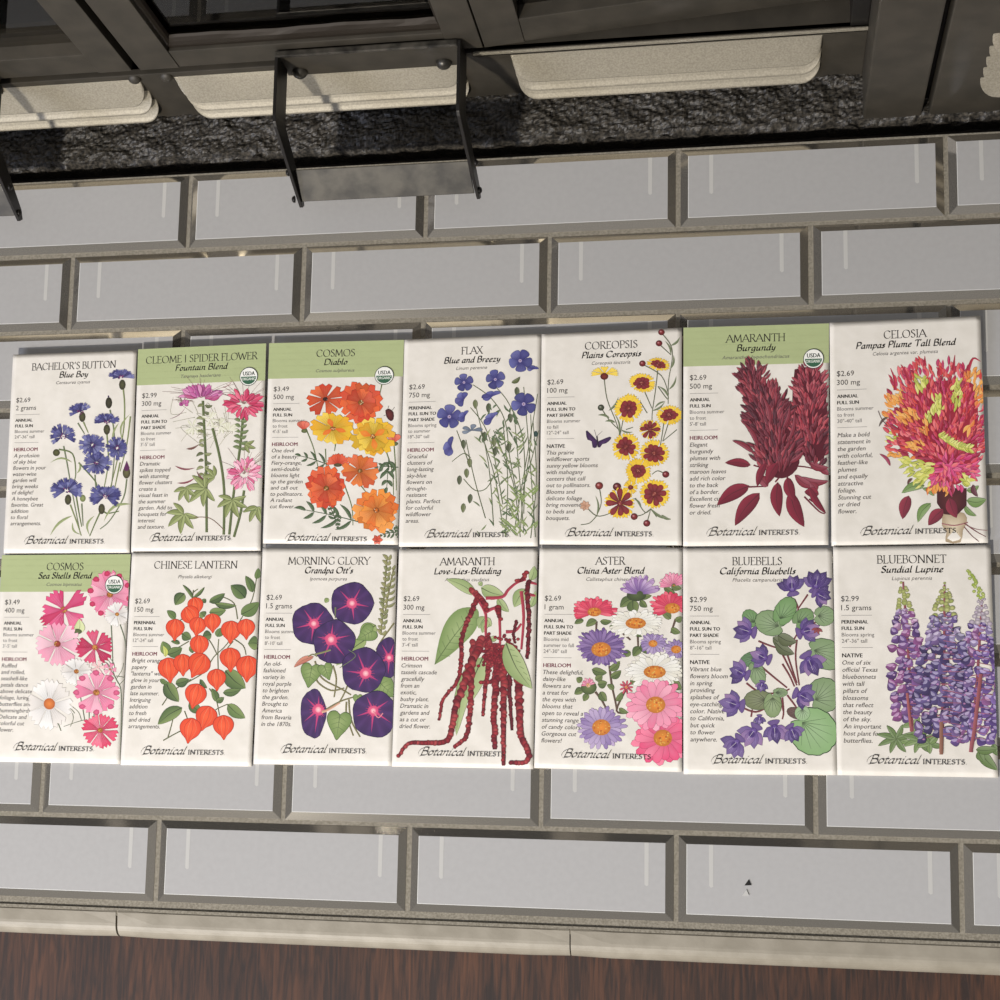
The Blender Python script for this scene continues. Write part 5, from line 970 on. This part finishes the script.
FS = ['ANNUAL', 'FULL SUN']; FP = ['ANNUAL', 'FULL SUN TO', 'PART SHADE']; BS = 'Blooms summer'
PACKS = [
 (0, 0, (0, 340, 4.545), [(12.8,354.5),(136.5,350),(3,553),(129,553)], art_bachelor, "seed packet picturing blue cornflowers, leftmost of the upper row",
  ("BACHELOR'S BUTTON", 57, 'Blue Boy', 19.5, 'Centaurea cyanus', 23, ('$2.69', '2 grams'), FS, [BS, '24"-36" tall'], 'HEIRLOOM', ['A profusion', 'of sky blue', 'flowers in your', 'water-wise', 'garden will', 'bring weeks', 'of delight!', 'A honeybee', 'favorite. Great', 'addition', 'to floral', 'arrangements.'])),
 (0, 1, (130, 330, 4.348), [(138,349),(266,343),(130.5,552),(260,551)], art_cleome, 'seed packet with green banner picturing pink and white spider flowers',
  ('CLEOME | SPIDER FLOWER', 73, 'Fountain Blend', 34, 'Tarenaya hassleriana', 26, ('$2.99', '300 mg'), FP, [BS, 'to frost', "3'-5' tall"], 'HEIRLOOM', ['Dramatic', 'spikes topped', 'with stunning', 'flower clusters', 'create a', 'visual feast in', 'the summer', 'garden. Add to', 'bouquets for', 'interest', 'and texture.'], True, (517, 204))),
 (0, 2, (260, 330, 4.348), [(269,343),(404,339.5),(262.5,543),(397.5,544.5)], art_diablo, 'seed packet with green banner picturing orange and yellow cosmos flowers',
  ('COSMOS', 24, 'Diablo', 14.5, 'Cosmos sulphureus', 24, ('$3.49', '500 mg'), FS, [BS, 'to frost', "4'-5' tall"], 'HEIRLOOM', ['One devil', 'of a beauty!', 'Fiery-orange,', 'semi-double', 'blooms light', 'up the garden', 'and call out', 'to pollinators.', 'A radiant', 'cut flower.'], True, (541, 200))),
 (0, 3, (395, 330, 4.348), [(404.5,339.5),(541,333.5),(398.5,546.5),(537.5,546)], art_flax, 'white seed packet picturing small blue flax flowers on thin green stems',
  ('FLAX', 13, 'Blue and Breezy', 34.5, 'Linum perenne', 19, ('$2.69', '750 mg'), ['PERENNIAL']+FP[1:], ['Blooms spring', 'to summer', '18"-30" tall'], 'HEIRLOOM', ['Graceful', 'clusters of', 'long-lasting', 'sky-blue', 'flowers on', 'drought-', 'resistant', 'plants. Perfect', 'for colorful', 'wildflower', 'areas.'])),
 (0, 4, (530, 320, 4.255), [(541.5,334),(681.7,327.5),(539.3,544),(681.5,545)], art_coreopsis, 'white seed packet picturing yellow flowers with maroon centers and a purple butterfly',
  ('COREOPSIS', 31.5, 'Plains Coreopsis', 35.5, 'Coreopsis tinctoria', 23, ('$2.69', '100 mg'), FP, [BS, 'to fall', '12"-24" tall'], 'NATIVE', ['This prairie', 'wildflower sports', 'sunny yellow blooms', 'with mahogany', 'centers that call', 'out to pollinators.', 'Blooms and', 'delicate foliage', 'bring movement', 'to beds and', 'bouquets.'])),
 (0, 5, (675, 310, 4.167), [(683.5,327.5),(829,323),(683,546),(828.5,544.5)], art_burgundy, 'seed packet with green banner picturing upright burgundy amaranth plumes',
  ('AMARANTH', 34, 'Burgundy', 22.5, 'Amaranthus hypochondriacus', 39, ('$2.69', '500 mg'), FS, [BS, 'to frost', "5'-8' tall"], 'HEIRLOOM', ['Elegant', 'burgundy', 'plumes with', 'striking', 'maroon leaves', 'add rich color', 'to the back', 'of a border.', 'Excellent cut', 'flower fresh', 'or dried.'], True, (578, 205))),
 (0, 6, (820, 310, 4.082), [(829.5,322.5),(980.5,315.5),(831.5,546),(988.5,542.5)], art_celosia, 'white seed packet picturing a red, pink and yellow celosia bouquet, rightmost of the upper row',
  ('CELOSIA', 23.5, 'Pampas Plume Tall Blend', 55, 'Celosia argentea var. plumosa', 36, ('$2.69', '300 mg'), FS, [BS, 'to frost', '30"-40" tall'], '', ['Make a bold', 'statement in', 'the garden', 'with colorful,', 'feather-like', 'plumes', 'and equally', 'attractive', 'foliage.', 'Stunning cut', 'or dried', 'flower.'])),
 (1, 0, (0, 545, 4.545), [(2,555),(130.5,554),(-10,763),(119.5,764)], art_seashell, 'seed packet with green banner picturing pink, crimson and white cosmos, leftmost of the lower row',
  ('COSMOS', 24, 'Sea Shells Blend', 34.5, 'Cosmos bipinnatus', 23, ('$3.49', '400 mg'), FS, [BS, 'to frost', "3'-5' tall"], 'HEIRLOOM', ['Ruffled', 'and rolled,', 'seashell-like', 'petals dance', 'above delicate', 'foliage, luring', 'butterflies and', 'hummingbirds.', 'Delicate and', 'colorful cut', 'flower.'], True, (520, 183))),
 (1, 1, (115, 545, 4.444), [(132,552),(261.5,551),(120,765),(251,766.5)], art_lantern, 'white seed packet picturing orange papery lanterns on leafy branches',
  ('CHINESE LANTERN', 54, '', 0, 'Physalis alkekengi', 22, ('$2.69', '150 mg'), ['PERENNIAL', 'FULL SUN'], [BS, '12"-24" tall'], 'HEIRLOOM', ['Bright orange,', 'papery', '"lanterns" will', 'glow in your', 'garden in', 'late summer.', 'Intriguing', 'addition', 'to fresh', 'and dried', 'arrangements.'])),
 (1, 2, (250, 545, 4.444), [(262.5,548),(397,548),(253,764),(391.5,766)], art_glory, 'white seed packet picturing dark purple morning glories with pink stars',
  ('MORNING GLORY', 51, "Grandpa Ott's", 30, 'Ipomoea purpurea', 23, ('$2.69', '1.5 grams'), FS, [BS, 'to frost', "8'-10' tall"], 'HEIRLOOM', ['An old-', 'fashioned', 'variety in', 'royal purple', 'to brighten', 'the garden.', 'Brought to', 'America', 'from Bavaria', 'in the 1870s.'])),
 (1, 3, (385, 540, 4.255), [(399,549),(537.5,548),(391.5,766.5),(533,769)], art_lovelies, 'white seed packet picturing long drooping crimson amaranth tassels',
  ('AMARANTH', 33, 'Love-Lies-Bleeding', 40.5, 'Amaranthus caudatus', 27, ('$2.69', '300 mg'), FS, [BS, 'to frost', "3'-4' tall"], 'HEIRLOOM', ['Crimson', 'tassels cascade', 'gracefully', 'from an', 'exotic,', 'bushy plant.', 'Dramatic in', 'gardens and', 'as a cut or', 'dried flower.'])),
 (1, 4, (530, 540, 4.255), [(539.5,548),(682.5,547.5),(534,768),(682,772)], art_aster, 'white seed packet picturing daisy-like asters in purple, pink and white',
  ('ASTER', 17, 'China Aster Blend', 39, 'Callistephus chinensis', 28, ('$2.69', '1 gram'), FP, ['Blooms mid', 'summer to fall', '24"-30" tall'], 'HEIRLOOM', ['These delightful,', 'daisy-like', 'flowers are', 'a treat for', 'the eyes with', 'blooms that', 'open to reveal a', 'stunning range', 'of candy colors.', 'Gorgeous cut', 'flowers!'])),
 (1, 5, (675, 540, 4.167), [(683,548),(832,547.5),(683.5,774),(837.5,775)], art_bluebells, 'white seed packet picturing purple bell flowers among round green leaves',
  ('BLUEBELLS', 28, 'California Bluebells', 42.5, 'Phacelia campanularia', 28, ('$2.99', '750 mg'), FP, ['Blooms spring', '8"-16" tall'], 'NATIVE', ['Vibrant blue', 'flowers bloom', 'in spring', 'providing', 'splashes of', 'eye-catching', 'color. Native', 'to California,', 'but quick', 'to flower', 'anywhere.'])),
 (1, 6, (825, 540, 4.167), [(833,545.5),(990.5,543),(837,775),(998.5,777.5)], art_lupine, 'white seed packet picturing tall violet lupine spires, rightmost of the lower row',
  ('BLUEBONNET', 37, 'Sundial Lupine', 33, 'Lupinus perennis', 21.5, ('$2.99', '1.5 grams'), ['PERENNIAL', 'FULL SUN'], ['Blooms spring', '24"-36" tall'], 'NATIVE', ['One of six', 'official Texas', 'bluebonnets', 'with tall', 'pillars of', 'blossoms', 'that reflect', 'the beauty', 'of the sky.', 'An important', 'host plant for', 'butterflies.'])),
]
BRAND = [(110, 916, 478), (85, 907, 445), (110, 908, 472), (130, 892, 503), (150, 911, 527), (132, 929, 522), (166, 905, 565), (60, 929, 428), (115, 922, 490), (137, 915, 520), (142, 910, 516), (135, 920, 523), (152, 922, 554), (176, 924, 593)]
for row, i, (ox, oy, sc_), quad, art, label, txt in PACKS:
    pk = Packet((UPW, LOWW)[row][i], units(quad, ox, oy, sc_), row == 0, label, row*7+i+1, BRAND[row*7+i])
    pk.lettering(*txt)
    d = Draw(pk, 11+row*7+i); art(d); d.ink.build('flower_picture', .00012)

# two tiny chips lying on a tile of the front row
for (x, y, M_, nm) in ((.3490, -.4432, M_streak, 'tiny white paint chip on a front-row tile'), (.3502, -.4377, M_black, 'tiny dark chip just behind the white one on a front-row tile')):
    mb = MB(); mb.loft([[(x-.0022, y-.0015, TZ), (x+.0020, y-.0012, TZ), (x+.0004, y+.0022, TZ)], [(x-.0018, y-.0012, TZ+.0008), (x+.0016, y-.0010, TZ+.0008), (x+.0003, y+.0018, TZ+.0008)]])
    tag(mb.make('paint_chip', M_), nm, 'chip')
